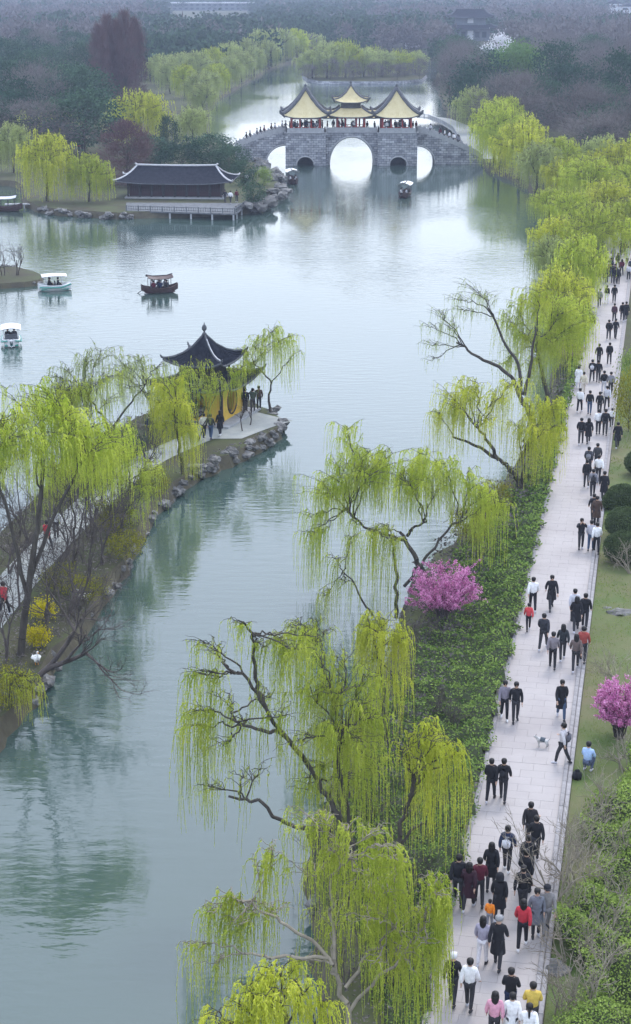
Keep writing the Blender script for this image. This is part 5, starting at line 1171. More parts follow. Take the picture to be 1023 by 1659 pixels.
for i, (px, py, H, lean, lb) in enumerate([(395, 700, 3.0, (-.1, 0), 'thin bare tree on the forecourt right of the yellow wall'), (408, 690, 2.6, (.2, 0), 'small bare leaning tree by the rocks of the pavilion tip'), (320, 690, 4.6, (0, 0), 'tall bare tree in front of the pavilion left corner'), (340, 690, 4.0, (0, .1), 'slim bare tree crossing the front of the pavilion')]):
    bare_tree('bare_tree', lb, gp(px, py), H, 120 + i, 'darktwig', lean, 1, 3, .05, spread=.4, leafmat='willow_p' if i > 1 else None, nleaf=900, leafs=.08)
for i, (px, py, H, lb) in enumerate([(715, 1035, 1.9, 'grey leafless undergrowth bush below the pink blossom bush'), (685, 1050, 1.8, 'grey leafless undergrowth bush left of the one below the pink bush'), (780, 905, 1.8, 'brown leafless undergrowth bush behind the hedge rows'), (740, 850, 2.0, 'brown leafless bush beneath the far side of the leaning willow'), (700, 1160, 1.6, 'leafless sapling standing in the ground cover'), (735, 1180, 1.4, 'small leafless sapling nearer the promenade hedge'), (560, 1290, 2.0, 'dark twiggy bush at the waterline left of the low cascade'), (610, 1330, 1.9, 'dark twiggy bush between the largest willow and the cascade'), (540, 1400, 2.2, 'dark twiggy bush at the foot of the largest willow, water side'), (620, 1400, 1.8, 'dark twiggy bush at the foot of the largest willow, path side'), (560, 1480, 2.2, 'dark twiggy bush at the waterline behind the nearest willow'), (640, 1480, 2.0, 'dark twiggy bush behind the curtains of the nearest willow'), (690, 1440, 1.6, 'dark twiggy bush against the hedge by the trio of walkers'), (560, 1600, 2.2, 'dark twiggy bush at the foot of the nearest willow'), (640, 1600, 2.0, 'dark twiggy bush right of the nearest willow trunk'), (680, 1620, 1.6, 'dark twiggy bush by the left kerb at the bottom edge'), (600, 1190, 1.8, 'dark twiggy bush at the waterline under the rounded yellow-green willow'), (660, 1110, 1.6, 'dark twiggy bush under the right side of the rounded yellow-green willow')]):
    bare_tree('bare_shrub', lb, gp(px, py), H, 130 + i, 'darktwig', (0, 0), 5, 3, .022, 'shrub', spread=.55)
# ---------------------------------------------------------------- people
def skin_mesh(verts, edges, radii, sub=1, root=0):
    me = bpy.data.meshes.new('t'); me.from_pydata(verts, edges, []); o = bpy.data.objects.new('t', me); COL.objects.link(o)
    md = o.modifiers.new('s', 'SKIN'); md.use_smooth_shade = True
    for i, v in enumerate(me.skin_vertices[0].data): v.radius = radii[i] if isinstance(radii[i], tuple) else (radii[i], radii[i]); v.use_root = (i == root)
    if sub: sb = o.modifiers.new('b', 'SUBSURF'); sb.levels = sub; sb.render_levels = sub
    dg = bpy.context.evaluated_depsgraph_get(); ev = o.evaluated_get(dg); m2 = bpy.data.meshes.new_from_object(ev)
    bpy.data.objects.remove(o); return m2
def pose(kind):
    J = dict(pel=(0, 0, .93), sp=(0, .0, 1.13), ch=(0, -.01, 1.33), nk=(0, 0, 1.45), hd=(0, .01, 1.60))
    st = {'walk': .24, 'walk2': -.24, 'walk3': .12, 'walk4': -.15, 'walk5': .31, 'stand': .03, 'phone': .03, 'hold': -.2, 'photo': .05}.get(kind, 0)
    for s, k in ((1, 'r'), (-1, 'l')):
        f = st * s
        if kind == 'sit':
            J['hp' + k] = (s * .09, 0, .88 - .42); J['kn' + k] = (s * .11, .42, .50); J['an' + k] = (s * .11, .45, .09); J['to' + k] = (s * .11, .60, .04)
        elif kind == 'squat':
            J['hp' + k] = (s * .09, 0, .42); J['kn' + k] = (s * .15, .36, .52); J['an' + k] = (s * .13, .08, .09); J['to' + k] = (s * .14, .22, .04)
        else:
            J['hp' + k] = (s * .09, 0, .89); J['kn' + k] = (s * .095, f * .65 + .03, .49 + abs(f) * .05); J['an' + k] = (s * .095, f * 1.15 - (.06 if f < 0 else 0), .09 + (.06 if f < -.1 else 0)); J['to' + k] = (s * .11, f * 1.15 + (.08 if f < 0 else .13), .035 if f >= -.1 else .05)
        a = -st * s
        J['sh' + k] = (s * .175, 0, 1.39); J['el' + k] = (s * .235, -.03 + a * .5, 1.12); J['wr' + k] = (s * .225, .06 + a * 1.1, .90)
        if kind == 'phone': J['el' + k] = (s * .235, .04, 1.12); J['wr' + k] = (s * .09, .27, 1.20)
        if kind == 'photo': J['el' + k] = (s * .26, .16, 1.28); J['wr' + k] = (s * .09, .28, 1.52)
        if kind == 'hold' and s > 0: J['el' + k] = (.24, .02, 1.13); J['wr' + k] = (.28, .24, 1.08)
        if kind in ('sit', 'squat'): J['el' + k] = (s * .23, .10, 1.14); J['wr' + k] = (s * .12, .32, 1.05)
    if kind in ('sit', 'squat'):
        dz = -.43 if kind == 'sit' else -.5
        for q in ('pel', 'sp', 'ch', 'nk', 'hd', 'shr', 'shl', 'elr', 'ell', 'wrr', 'wrl'):
            x, y, z = J[q]; J[q] = (x, y + (.12 * (z - .9) if kind == 'squat' else .05 * (z - .9)), z + dz)
    return J
_tm = {}
def person_meshes(kind, coat='short', hairk='short'):
    key = (kind, coat, hairk)
    if key in _tm: return _tm[key]
    J = pose(kind); names = list(J.keys())
    def sk(js, ed, rad, sub=1, root=0): ix = {n: i for i, n in enumerate(js)}; return skin_mesh([J[n] if isinstance(n, str) and n in J else X[n] for n in js], [(ix[a], ix[b_]) for a, b_ in ed], rad, sub, root)
    X = {}
    hd = J['hd']; X['hb'] = (hd[0], hd[1] - .01, hd[2] - .07); X['ht'] = (hd[0], hd[1], hd[2] + .055)
    for k in 'rl': w_, e = Vector(J['wr' + k]), Vector(J['el' + k]); X['hn' + k] = tuple(w_ + (w_ - e).normalized() * .07)
    body = sk(['pel', 'sp', 'ch', 'nk', 'hb', 'ht', 'shr', 'elr', 'wrr', 'hnr', 'shl', 'ell', 'wrl', 'hnl', 'hpr', 'knr', 'anr', 'hpl', 'knl', 'anl'],
              [('pel', 'sp'), ('sp', 'ch'), ('ch', 'nk'), ('nk', 'hb'), ('hb', 'ht'), ('ch', 'shr'), ('shr', 'elr'), ('elr', 'wrr'), ('wrr', 'hnr'), ('ch', 'shl'), ('shl', 'ell'), ('ell', 'wrl'), ('wrl', 'hnl'), ('pel', 'hpr'), ('hpr', 'knr'), ('knr', 'anr'), ('pel', 'hpl'), ('hpl', 'knl'), ('knl', 'anl')],
              [.07, .08, .10, .055, .082, .095, .045, .036, .028, .032, .045, .036, .028, .032, .055, .045, .033, .055, .045, .033])
    body.materials.clear()
    bm = bmesh.new(); bm.from_mesh(body)
    extra = MB(); extra.cm = 0
    # nose, ears, eyes, mouth, fingers
    c = Vector((hd[0], hd[1], hd[2])); extra.tube([c + Vector((0, .085, .03)), c + Vector((0, .115, -.015)), c + Vector((0, .09, -.03))], [.010, .018, .012], 5)
    for s in (-1, 1): extra.lathe([(.004, -.028), (.013, 0), (.004, .028)], (c.x + s * .088, c.y, c.z), 5)
    for k in 'rl':
        w_, hn = Vector(J['wr' + k]), Vector(X['hn' + k]); d = (hn - w_).normalized(); sd = d.cross(Vector((0, 0, 1)) if abs(d.z) < .8 else Vector((1, 0, 0))).normalized(); cu = d.cross(sd) * (-1 if k == 'r' else 1)
        for i in range(4): o_ = sd * (.026 - .0175 * i); L = (.062, .072, .067, .052)[i]; extra.tube([hn + o_, hn + o_ + d * L * .6, hn + o_ + d * L + cu * .018], [.010, .009, .007], 5)
        extra.tube([w_ + d * .03 + sd * .02, w_ + d * .055 + sd * .05, w_ + d * .085 + sd * .058], [.012, .011, .008], 5)
    extra.cm = 1
    for s in (-1, 1): extra.lathe([(.004, -.008), (.013, 0), (.004, .008)], (c.x + s * .034, c.y + .093, c.z + .012), 5); extra.box((c.x + s * .034, c.y + .095, c.z + .036), (.035, .012, .006))
    extra.cm = 2; extra.box((c.x, c.y + .092, c.z - .052), (.042, .014, .010))
    me = extra.mesh('e', [M['skin'], M['eye'], M['lip']]); bm.from_mesh(me); bm.to_mesh(body); bm.free()
    for x in ('skin', 'eye', 'lip'): body.materials.append(M[x])
    for p in body.polygons: p.use_smooth = True
    hair = MB(); cx, cy, cz = hd
    if hairk in ('short', 'long', 'tail'):
        hair.lathe([(.075, -.06), (.098, -.01), (.106, .05), (.097, .10), (.065, .13), (.01, .146)], (cx, cy - .022, cz), 12, 1, 1.08)
        if hairk == 'long': hair.lathe([(.075, -.24), (.10, -.16), (.112, -.05), (.11, .03)], (cx, cy - .045, cz), 10, 1.05, .75)
        if hairk == 'tail': hair.tube([(cx, cy - .11, cz + .05), (cx, cy - .17, cz - .02), (cx, cy - .15, cz - .20), (cx, cy - .14, cz - .28)], [.03, .035, .03, .01], 7)
    elif hairk == 'cap':
        hair.lathe([(.112, .0), (.118, .05), (.105, .11), (.06, .145), (.01, .155)], (cx, cy - .01, cz), 12, 1, 1.08); hair.box((cx, cy + .15, cz + .035), (.15, .12, .015))
    elif hairk == 'hood': hair.lathe([(.12, -.14), (.135, -.06), (.135, .04), (.115, .11), (.06, .155), (.01, .165)], (cx, cy - .03, cz), 12, 1, 1.05)
    hairm = hair.mesh('hair', M['hairm'], True)
    jr = [.155, .145, .165, .085, .082, .066, .048, .082, .066, .048]
    low = (J['pel'][0], J['pel'][1], J['pel'][2] - (.10 if kind not in ('sit', 'squat') else 0))
    X['lo'] = low; X['nkj'] = tuple(Vector(J['nk']) - Vector((0, 0, .02)))
    for k in 'rl': X['wj' + k] = tuple(Vector(J['wr' + k]).lerp(Vector(J['el' + k]), .06))
    jk = sk(['lo', 'sp', 'ch', 'nkj', 'shr', 'elr', 'wjr', 'shl', 'ell', 'wjl'], [('lo', 'sp'), ('sp', 'ch'), ('ch', 'nkj'), ('ch', 'shr'), ('shr', 'elr'), ('elr', 'wjr'), ('ch', 'shl'), ('shl', 'ell'), ('ell', 'wjl')],
            [(.19, .15), (.175, .14), (.185, .145), (.082, .082), .08, .066, .05, .08, .066, .05])
    bm = bmesh.new(); bm.from_mesh(jk)
    if coat == 'long' and kind not in ('sit', 'squat'):
        e = MB(); e.lathe([(.175, 1.05), (.20, .85), (.225, .60), (.23, .52)], (0, 0, 0), 12, 1, .82, cap=False); e.lathe([(.17, 1.04), (.222, .53)], (0, 0, 0), 12, 1, .82, cap=False); bm.from_mesh(e.mesh('e', M['skin']))
    col = MB(); col.lathe([(.09, -.05), (.085, .03), (.075, .035)], J['nk'], 10, cap=False); bm.from_mesh(col.mesh('e', M['skin']))
    jk.materials.clear(); bm.to_mesh(jk); bm.free()
    for p in jk.polygons: p.use_smooth = True; p.material_index = 0
    tr = sk(['pel', 'hpr', 'knr', 'anr', 'hpl', 'knl', 'anl'], [('pel', 'hpr'), ('hpr', 'knr'), ('knr', 'anr'), ('pel', 'hpl'), ('hpl', 'knl'), ('knl', 'anl')], [(.14, .115), (.10, .10), .075, .058, (.10, .10), .075, .058])
    tr.materials.clear(); tr.materials.append(M['dwood'])
    for p in tr.polygons: p.use_smooth = True; p.material_index = 0
    jk.materials.append(M['dwood'])
    shoes = []
    for k in 'rl':
        a, t_ = Vector(J['an' + k]), Vector(J['to' + k]); s_ = MB(); d = (t_ - a); d.z = 0; d.normalize() if d.length > .01 else None
        s_.tube([a + Vector((0, 0, -.045)) - d * .07, a + Vector((0, 0, -.035)), (a + t_) / 2 + Vector((0, 0, -.01)), t_ + d * .03], [.035, .052, .046, .03], 7); shoes.append(s_.mesh('shoe', M['dwood'], True))
    for me, n in ((body, 'body'), (jk, 'jacket'), (tr, 'trousers')): me.name = n
    _tm[key] = (body, hairm, jk, tr, shoes); return _tm[key]
bagm = MB(); bagm.tube([(0, -.19, 1.02), (0, -.23, 1.12), (0, -.23, 1.28), (0, -.18, 1.40)], [.11, .14, .14, .09], 8, .6); bagme = bagm.mesh('backpack', M['dwood'], True)
BLK = (.013, .013, .017); WHT = (.72, .72, .74); NAVY = (.02, .03, .07); GRY = (.20, .20, .23); DK = (.03, .03, .035); RED = (.42, .03, .045); MAR = (.09, .012, .025); BRN = (.07, .045, .035); JEAN = (.05, .08, .14); LGT = (.5, .5, .55)
def ocolor(o, m): o.material_slots[0].link = 'OBJECT'; o.material_slots[0].material = m
rp = random.Random(4)
def person(loc, label, jacket=BLK, trousers=DK, hairk='short', coat='short', kind='walk', face=0.0, height=1.7, bag=None, shoe=None, hairc=None, group=None, seat=False):
    """face: 0 = walking away from the camera, pi = towards it"""
    if kind == 'walk': kind = rp.choice(['walk', 'walk', 'walk3', 'walk5'])
    if kind == 'walk2': kind = rp.choice(['walk2', 'walk4'])
    body, hairm, jk, tr, shoes = person_meshes(kind, coat, hairk)
    b_ = obj('person', body); b_.location = loc; b_.rotation_euler.z = face; s = height / 1.76; b_.scale = (s * rp.uniform(.97, 1.06), s * 1.03, s)
    tag(b_, label, 'person', group)
    o = obj('hair' if hairk in ('short', 'long', 'tail') else hairk, hairm, b_)
    if hairc: ocolor(o, cmat(hairc, 'hat_cloth'))
    o = obj('coat' if coat == 'long' else 'jacket', jk, b_); ocolor(o, cmat(jacket)); o = obj('trousers', tr, b_); ocolor(o, cmat(trousers))
    for sh in shoes: o = obj('shoe', sh, b_); ocolor(o, cmat(shoe or (DK if rp.random() < .6 else LGT)))
    if bag: o = obj('backpack', bagme, b_); ocolor(o, cmat(bag))
    return b_
PI = math.pi
# (px, py of the feet, label, options)
PEOPLE = [
 (733, 1627, 'person in black coat and pale hat leaning on a stick at the lower left kerb', dict(hairk='cap', hairc=(.55, .55, .55), kind='hold')),
 (760, 1636, 'person in white jacket and black trousers beside the one with a stick', dict(jacket=WHT, kind='walk2')),
 (826, 1652, 'person in dark suit jacket looking down at hands near the bottom edge', dict(kind='phone', trousers=NAVY)),
 (800, 1692, 'person in pink hooded jacket at the bottom edge', dict(jacket=(.62, .30, .40), hairk='long')),
 (828, 1694, 'person in white padded coat between the pink jacket and the yellow top', dict(jacket=WHT, coat='long')),
 (861, 1676, 'person in mustard yellow top near the right kerb at the bottom', dict(jacket=(.55, .40, .08), kind='phone')),
 (855, 1712, 'person in white top with dark ponytail cut by the bottom edge', dict(jacket=WHT, hairk='tail')),
 (781, 1565, 'person in lilac-grey jacket and white wide trousers', dict(jacket=(.30, .28, .36), trousers=(.62, .6, .64), hairk='long')),
 (806, 1568, 'large person in black coat walking beside the lilac-grey jacket', dict(coat='long', hairk='cap', hairc=(.25, .25, .26), height=1.78, kind='walk2')),
 (793, 1505, 'small child in orange jacket on the promenade', dict(jacket=(.75, .22, .02), trousers=GRY, height=1.05)),
 (808, 1492, 'person with black hood up and black coat walking past the orange child', dict(hairk='hood', hairc=BLK, coat='long')),
 (846, 1482, 'broad person in black jacket just ahead of the red jacket', dict(height=1.76, kind='walk2')),
 (846, 1536, 'person in bright red jacket with long black hair', dict(jacket=RED, hairk='long', trousers=BLK, shoe=WHT)),
 (868, 1518, 'person in grey coat and black skirt facing the camera by the right kerb', dict(jacket=(.14, .15, .18), coat='long', face=PI, kind='stand')),
 (884, 1512, 'person in cap and grey clothes at the right kerb behind the grey coat', dict(jacket=(.20, .19, .19), trousers=(.25, .24, .25), hairk='cap', hairc=BLK, face=PI)),
 (742, 1464, 'person in black jacket, leftmost of the trio by the hedge', dict(kind='walk2', height=1.78)),
 (759, 1474, 'person in very dark maroon coat, middle of the trio by the hedge', dict(jacket=(.03, .01, .018), coat='long', hairk='long')),
 (776, 1466, 'person in dark red jacket, rightmost of the trio by the hedge', dict(jacket=MAR, kind='walk2')),
 (795, 1440, 'person in black coat with pale collar alone left of centre', dict(hairk='long', coat='long')),
 (821, 1412, 'person in navy with a white backpack', dict(jacket=NAVY, bag=(.7, .7, .78), kind='walk2', shoe=WHT)),
 (851, 1452, 'person in bulky black coat behind the pale-collared black jacket', dict(coat='long')),
 (854, 1428, 'person in black jacket with pale hood in the file of black coats', dict(kind='walk2')),
 (867, 1397, 'person in black jacket right in the file of black coats', dict(height=1.75)),
 (858, 1374, 'foremost person in the file of black coats', dict(jacket=(.02, .018, .022), kind='hold', height=1.75)),
 (795, 1298, 'left of the pair in black walking by the hedge', dict(trousers=BLK)),
 (815, 1298, 'right of the pair in black walking by the hedge, arms out', dict(kind='walk2', bag=BLK)),
 (911, 1238, 'person in pale grey jacket with dark shoulder bag holding a dog lead', dict(jacket=(.52, .50, .52), bag=(.1, .1, .12), kind='hold', face=R(60))),
 (817, 1166, 'person in grey patterned top and wide black trousers at the hedge facing the camera', dict(jacket=(.22, .20, .25), trousers=BLK, face=PI, kind='walk2', shoe=WHT)),
 (835, 1170, 'person in black jacket facing the camera beside the patterned top', dict(face=PI, height=1.74)),
 (909, 1165, 'person in black coat walking alone towards the camera', dict(face=PI, coat='long', trousers=JEAN, kind='walk2')),
 (880, 1052, 'person in black with a white shoulder strap', dict(jacket=(.03, .032, .04))),
 (895, 1083, 'person in grey sweater with black trousers', dict(jacket=(.19, .17, .19), trousers=BLK, kind='walk2')),
 (911, 1070, 'person in dark hooded jacket next to the grey sweater', dict(jacket=(.025, .03, .035), hairk='long')),
 (932, 1087, 'person in brown patterned jacket near the right kerb', dict(jacket=(.12, .09, .085), hairk='long')),
 (944, 1074, 'person in brick red jacket beside the brown patterned one', dict(jacket=(.30, .06, .05), kind='walk2')),
 (856, 1022, 'child in red and white striped jacket at the hedge', dict(jacket=(.5, .05, .06), trousers=BLK, height=1.35)),
 (863, 990, 'person in white shirt at the hedge above the striped child', dict(jacket=WHT, trousers=BLK, kind='walk2')),
 (893, 987, 'person in long black jacket walking alone toward the camera in mid path', dict(face=PI, coat='long')),
 (930, 1010, 'person in pale top partly hidden behind the pair in black', dict(jacket=LGT, kind='walk2')),
 (933, 1023, 'left of the pair in black coats near the right kerb', dict(coat='long', hairk='long')),
 (947, 1019, 'right of the pair in black near the right kerb', dict(kind='walk2', height=1.74)),
 (941, 890, 'person in black raising both hands beside two in white', dict(kind='photo', face=PI)),
 (957, 893, 'person in light grey hoodie between the one in black and the white top', dict(jacket=(.42, .42, .48), trousers=JEAN)),
 (966, 897, 'person in white top and black trousers, rightmost of three', dict(jacket=WHT, trousers=BLK, kind='walk2')),
 (961, 848, 'person in black behind the dark brown coat', dict()),
 (966, 852, 'person in dark brown coat in mid path', dict(jacket=BRN, coat='long', kind='walk2')),
 (978, 811, 'person in black coat walking alone near the ball bushes', dict(coat='long', height=1.75)),
 (960, 806, 'person with dark round backpack among the mid-path group', dict(jacket=GRY, bag=DK)),
 (950, 790, 'person in black at the left of the mid-path group', dict(kind='walk2')),
 (969, 782, 'person in white at the right of the mid-path group', dict(jacket=WHT)),
 (953, 768, 'person in black and grey second row of the mid-path group', dict(jacket=(.05, .05, .06), bag=GRY)),
 (967, 762, 'person in dark grey foremost of the mid-path group', dict(jacket=(.05, .05, .055), kind='walk2')),
 (941, 720, 'person in black jacket left of the one in the long black coat', dict(height=1.75)),
 (953, 719, 'person in ankle-length black coat in mid path', dict(coat='long', hairk='long', trousers=BLK)),
 (1000, 726, 'person in black walking on the right kerb alone', dict(coat='long')),
 (980, 706, 'tall person in black amid white-clad people', dict(height=1.8, kind='walk2')),
 (969, 704, 'person in white shirt left of the tall one in black', dict(jacket=WHT)),
 (991, 692, 'child in white right of the tall one in black', dict(jacket=WHT, height=1.3)),
 (971, 674, 'person in black directly behind the tall one in black', dict()),
 (955, 672, 'person in dark jacket and jeans left lane', dict(trousers=JEAN, kind='walk2')),
 (939, 668, 'person in white jacket at the hedge edge with dark trousers', dict(jacket=WHT, trousers=BLK)),
 (983, 664, 'person in pale shirt behind the black coats', dict(jacket=LGT)),
 (945, 640, 'person in cream coat by the hedge, nearer of two', dict(jacket=(.55, .5, .4), trousers=(.5, .45, .4))),
 (937, 630, 'person in white coat by the hedge, farther of two', dict(jacket=WHT, coat='long', trousers=LGT)),
 (959, 619, 'person in black with a white mark on the back', dict(bag=LGT)),
 (969, 620, 'person in plain black right of the one with a white mark', dict(kind='walk2')),
 (989, 640, 'person in grey beside the right kerb shrub', dict(jacket=GRY)),
 (978, 638, 'person in dark top and pale trousers near the right kerb shrub', dict(trousers=LGT, kind='walk2')),
 (970, 593, 'person in black, left of two walking apart', dict(height=1.75)),
 (987, 590, 'person in black, right of two walking apart', dict(kind='walk2')),
 (986, 551, 'left of two in black walking side by side far up the path', dict()),
 (997, 549, 'right of two in black walking side by side far up the path', dict(kind='walk2')),
 (959, 541, 'person in dark top and pale trousers far up the left kerb', dict(trousers=LGT, hairk='long')),
 (995, 523, 'slim person in dark red-black walking alone far up the path', dict(jacket=(.05, .02, .03))),
 (1008, 521, 'person in black, left of the pair at the far right kerb', dict(kind='walk2')),
 (1014, 520, 'person in black, right of the pair at the far right kerb', dict(coat='long')),
 (971, 498, 'person in grey far up the left kerb', dict(jacket=GRY)),
 (983, 492, 'person in dark top and white trousers near the far crowd', dict(trousers=WHT)),
 (995, 491, 'person in black near the far crowd', dict(kind='walk2')),
]
for px, py, lb, kw in PEOPLE:
    kw = dict(kw); f = kw.pop('face', rp.uniform(-.15, .15) - PANG); person(gp(px, py, GZ + .055), lb, face=f, **kw)
CR = [BLK, BLK, DK, WHT, BLK, GRY, LGT, NAVY, BLK, BRN, WHT, BLK, MAR]
for i in range(46):
    y = rp.uniform(163, 205); x = pxc(y) + rp.uniform(-1.5, 1.6) + (rp.uniform(0, 2) if y > 180 else 0)
    person((x, y, GZ + .055), 'person in the dense crowd at the far end of the promenade', CR[i % 13], DK, ('short', 'long')[i % 2], ('short', 'long')[i % 3 == 0], ('walk', 'walk2')[i % 2], rp.choice([0, PI]) + rp.uniform(-.3, .3), rp.uniform(1.55, 1.78), group='far crowd on the promenade')
person(gp(951, 1250), 'person in light blue jacket crouching on the lawn right of the kerb', (.35, .48, .72), (.08, .1, .16), kind='squat', face=R(-30))
b = gp(935, 1262); sb = MB(); sb.tube([(0, 0, .0), (0, 0, .12), (0, 0, .26), (0, 0, .32)], [.16, .19, .16, .06], 8); o = sb.build('dark_bag', cmat(BLK, 'bag'), None, True); o.location = b; tag(o, 'black bag on the lawn beside the crouching person in light blue', 'bag')
d = MB(); d.tube([(0, 0, .3), (0, .04, .34)], .1, 6); d.build('bag_handle', cmat(BLK, 'bag'), o)
# people on the bridge
for i in range(64):
    k = rp.random()
    if k < .34: x = rp.uniform(XA + .5, XB - .5); y = rp.uniform(.6, 4.5); z = zt
    elif k < .52: x = rp.uniform(XB, XC); y = rp.uniform(1.7, 3.5); z = zt
    elif k < .8: x = rp.uniform(XC + .5, XD - .5); y = rp.uniform(.6, 4.5); z = zt
    else:
        t_ = rp.uniform(0, .75); j = t_ * 14; a = topR[int(j)]; x, z = a; z += .05; y = rp.uniform(2.5, 5.4)
    person((xc + x, wy + y, z), 'person in the crowd sheltering under the bridge pavilions' if k < .8 else 'person in the crowd descending the right bridge ramp', CR[(i * 5) % 13], DK, ('short', 'long')[i % 2], 'short', ('stand', 'walk')[i % 2], rp.uniform(0, 6.28), rp.uniform(1.55, 1.8), group='crowd under the bridge pavilions' if k < .8 else 'crowd on the right bridge ramp')
for i in range(9):
    t_ = .04 + i * .1; a = topL[int(t_ * 14)]
    person((xc + a[0], wy + rp.uniform(2.6, 4.6), a[1] + .04), 'person in the file climbing the left bridge ramp', CR[(i * 3) % 13], DK, 'short', 'short', 'walk', R(-90), rp.uniform(1.6, 1.8), group='people on the left bridge ramp')
for px, py, lb, kw in [(331, 711, 'person in pale padded jacket on the pavilion forecourt', dict(jacket=(.6, .58, .5))), (342, 712, 'person in dark olive jacket next to the pale padded jacket', dict(jacket=(.05, .055, .04), trousers=JEAN, kind='walk2')), (357, 706, 'person in long black coat right of the two on the forecourt', dict(coat='long', hairk='long', shoe=WHT)), (398, 668, 'person in black in the shade at the right corner of the pavilion', dict(kind='stand')), (410, 668, 'person in dark green at the right of the pavilion', dict(jacket=(.05, .07, .05), kind='photo')), (420, 664, 'person in brown by the rocks behind the pavilion', dict(jacket=BRN, kind='stand')),
    (8, 998, 'person in red jacket on the causeway path at the left edge', dict(jacket=RED, trousers=BLK)), (78, 893, 'person in red seen through bare branches on the causeway path', dict(jacket=RED)), (92, 872, 'person in white behind the red one on the causeway path', dict(jacket=WHT)), (243, 712, 'person in dark clothes beneath the trees left of the pavilion', dict(jacket=NAVY)),
    (365, 328, 'person in black left of three at the hall terrace', dict()), (374, 330, 'person in white at the hall terrace', dict(jacket=WHT)), (384, 328, 'person in dark red right of three at the hall terrace', dict(jacket=MAR)), (128, 246, 'person in red on the park path behind the tall willow', dict(jacket=RED)), (134, 248, 'person in black on the park path behind the tall willow', dict()), (400, 300, 'person in white on the rocks between hall and bridge', dict(jacket=WHT, kind='stand'))]:
    kw = dict(kw); z = GZ + .05
    person(gp(px, py, z), lb, face=rp.uniform(-.6, .6), **kw)
# ---------------------------------------------------------------- dog and goose
def dog(loc, rz):
    me = skin_mesh([(0, -.2, .36), (0, 0, .36), (0, .19, .38), (0, .28, .47), (0, .36, .53), (0, .46, .50), (0, -.28, .42), (0, -.36, .52), (.07, .17, .22), (.07, .2, .03), (-.07, .17, .22), (-.07, .12, .03), (.07, -.2, .26), (.07, -.27, .15), (.07, -.24, .03), (-.07, -.2, .26), (-.07, -.24, .15), (-.07, -.18, .03)],
        [(0, 1), (1, 2), (2, 3), (3, 4), (4, 5), (0, 6), (6, 7), (2, 8), (8, 9), (2, 10), (10, 11), (0, 12), (12, 13), (13, 14), (0, 15), (15, 16), (16, 17)], [.09, .095, .115, .07, .075, .035, .03, .02, .04, .025, .04, .025, .055, .03, .022, .055, .03, .022], 1, 1)
    me.materials.clear(); me.materials.append(mat('dog_coat', (.8, .79, .77), .9, (.02, .02, .02), 3, 0)); o = obj('dog', me); o.scale = (.8,) * 3; o.location = loc; o.rotation_euler.z = rz
    tag(o, 'small black and white dog standing on the promenade by the person with a lead', 'dog')
    for s in (-1, 1): e = MB(); e.box((s * .05, .33, .60), (.04, .02, .07), taper=.3); e.build('ear', M['hairm'], o)
    v = MB(); v.tube([(0, -.12, .40), (0, .1, .42)], [.115, .125], 8); v.build('dog_vest', cmat((.08, .10, .12), 'vest'), o)
dog(gp(879, 1211, GZ + .055), R(70))
def goose(loc, rz, lb):
    me = skin_mesh([(0, -.3, .24), (0, -.1, .2), (0, .12, .22), (0, .24, .34), (0, .23, .5), (0, .26, .6), (0, .34, .6)], [(0, 1), (1, 2), (2, 3), (3, 4), (4, 5), (5, 6)], [.03, .13, .13, .05, .035, .045, .025], 1, 1)
    me.materials.clear(); me.materials.append(M['bird']); o = obj('goose', me); o.location = loc; o.rotation_euler.z = rz; o.scale = (1.15,) * 3; tag(o, lb, 'goose')
    bk = MB(); bk.tube([(0, .35, .6), (0, .43, .585)], [.022, .01], 5); bk.build('beak', M['beak'], o)
    for s in (-1, 1):
        w_ = MB(); w_.tube([(s * .1, .1, .27), (s * .13, -.08, .26), (s * .07, -.34, .27)], [.03, .07, .01], 6); w_.build('wing', M['bird'], o)
        l_ = MB(); l_.tube([(s * .05, 0, .1), (s * .05, .0, 0), (s * .05, .06, 0)], .012, 4); l_.build('leg', M['beak'], o)
goose(gp(137, 978, .55) + Vector((0, 0, .1)), R(120), 'white goose standing on the rocks at the causeway water edge')
goose(gp(60, 1078, .75) + Vector((0, 0, .05)), R(200), 'white goose by the leaning bare tree at the lower left shore')
# ---------------------------------------------------------------- boats
def hull(parent, L, W, H, m, rise=.25, z0=-.12, name='hull'):
    b = MB(); n = 12; k = 7; vs = []; fs = []
    for i in range(n + 1):
        t = -1 + 2 * i / n; w_ = W / 2 * (1 - abs(t) ** 3.2 * .75); r = rise * abs(t) ** 2.5
        for j in range(k): a = -1 + 2 * j / (k - 1); vs.append((t * L / 2, w_ * math.copysign(abs(a) ** .6, a), z0 + r + (H - z0) * abs(a) ** 2.2))
    for i in range(n):
        for j in range(k - 1): a = i * k + j; fs.append((a, a + 1, a + k + 1, a + k))
    b.add(vs, fs); vs2 = [(x, y * .88, z + .05) for x, y, z in vs]; bb = len(vs); b.add(vs2, [tuple(reversed(f)) for f in fs])
    rim = []
    for i in range(n):
        for j in (0, k - 1): a = i * k + j; rim.append((a, a + k, a + k + bb, a + bb))
    for j in range(k - 1):
        for i in (0, n): a = i * k + j; rim.append((a, a + 1, a + 1 + bb, a + bb))
    b.f += rim; b.m += [0] * len(rim)
    return b.build(name, m, parent)
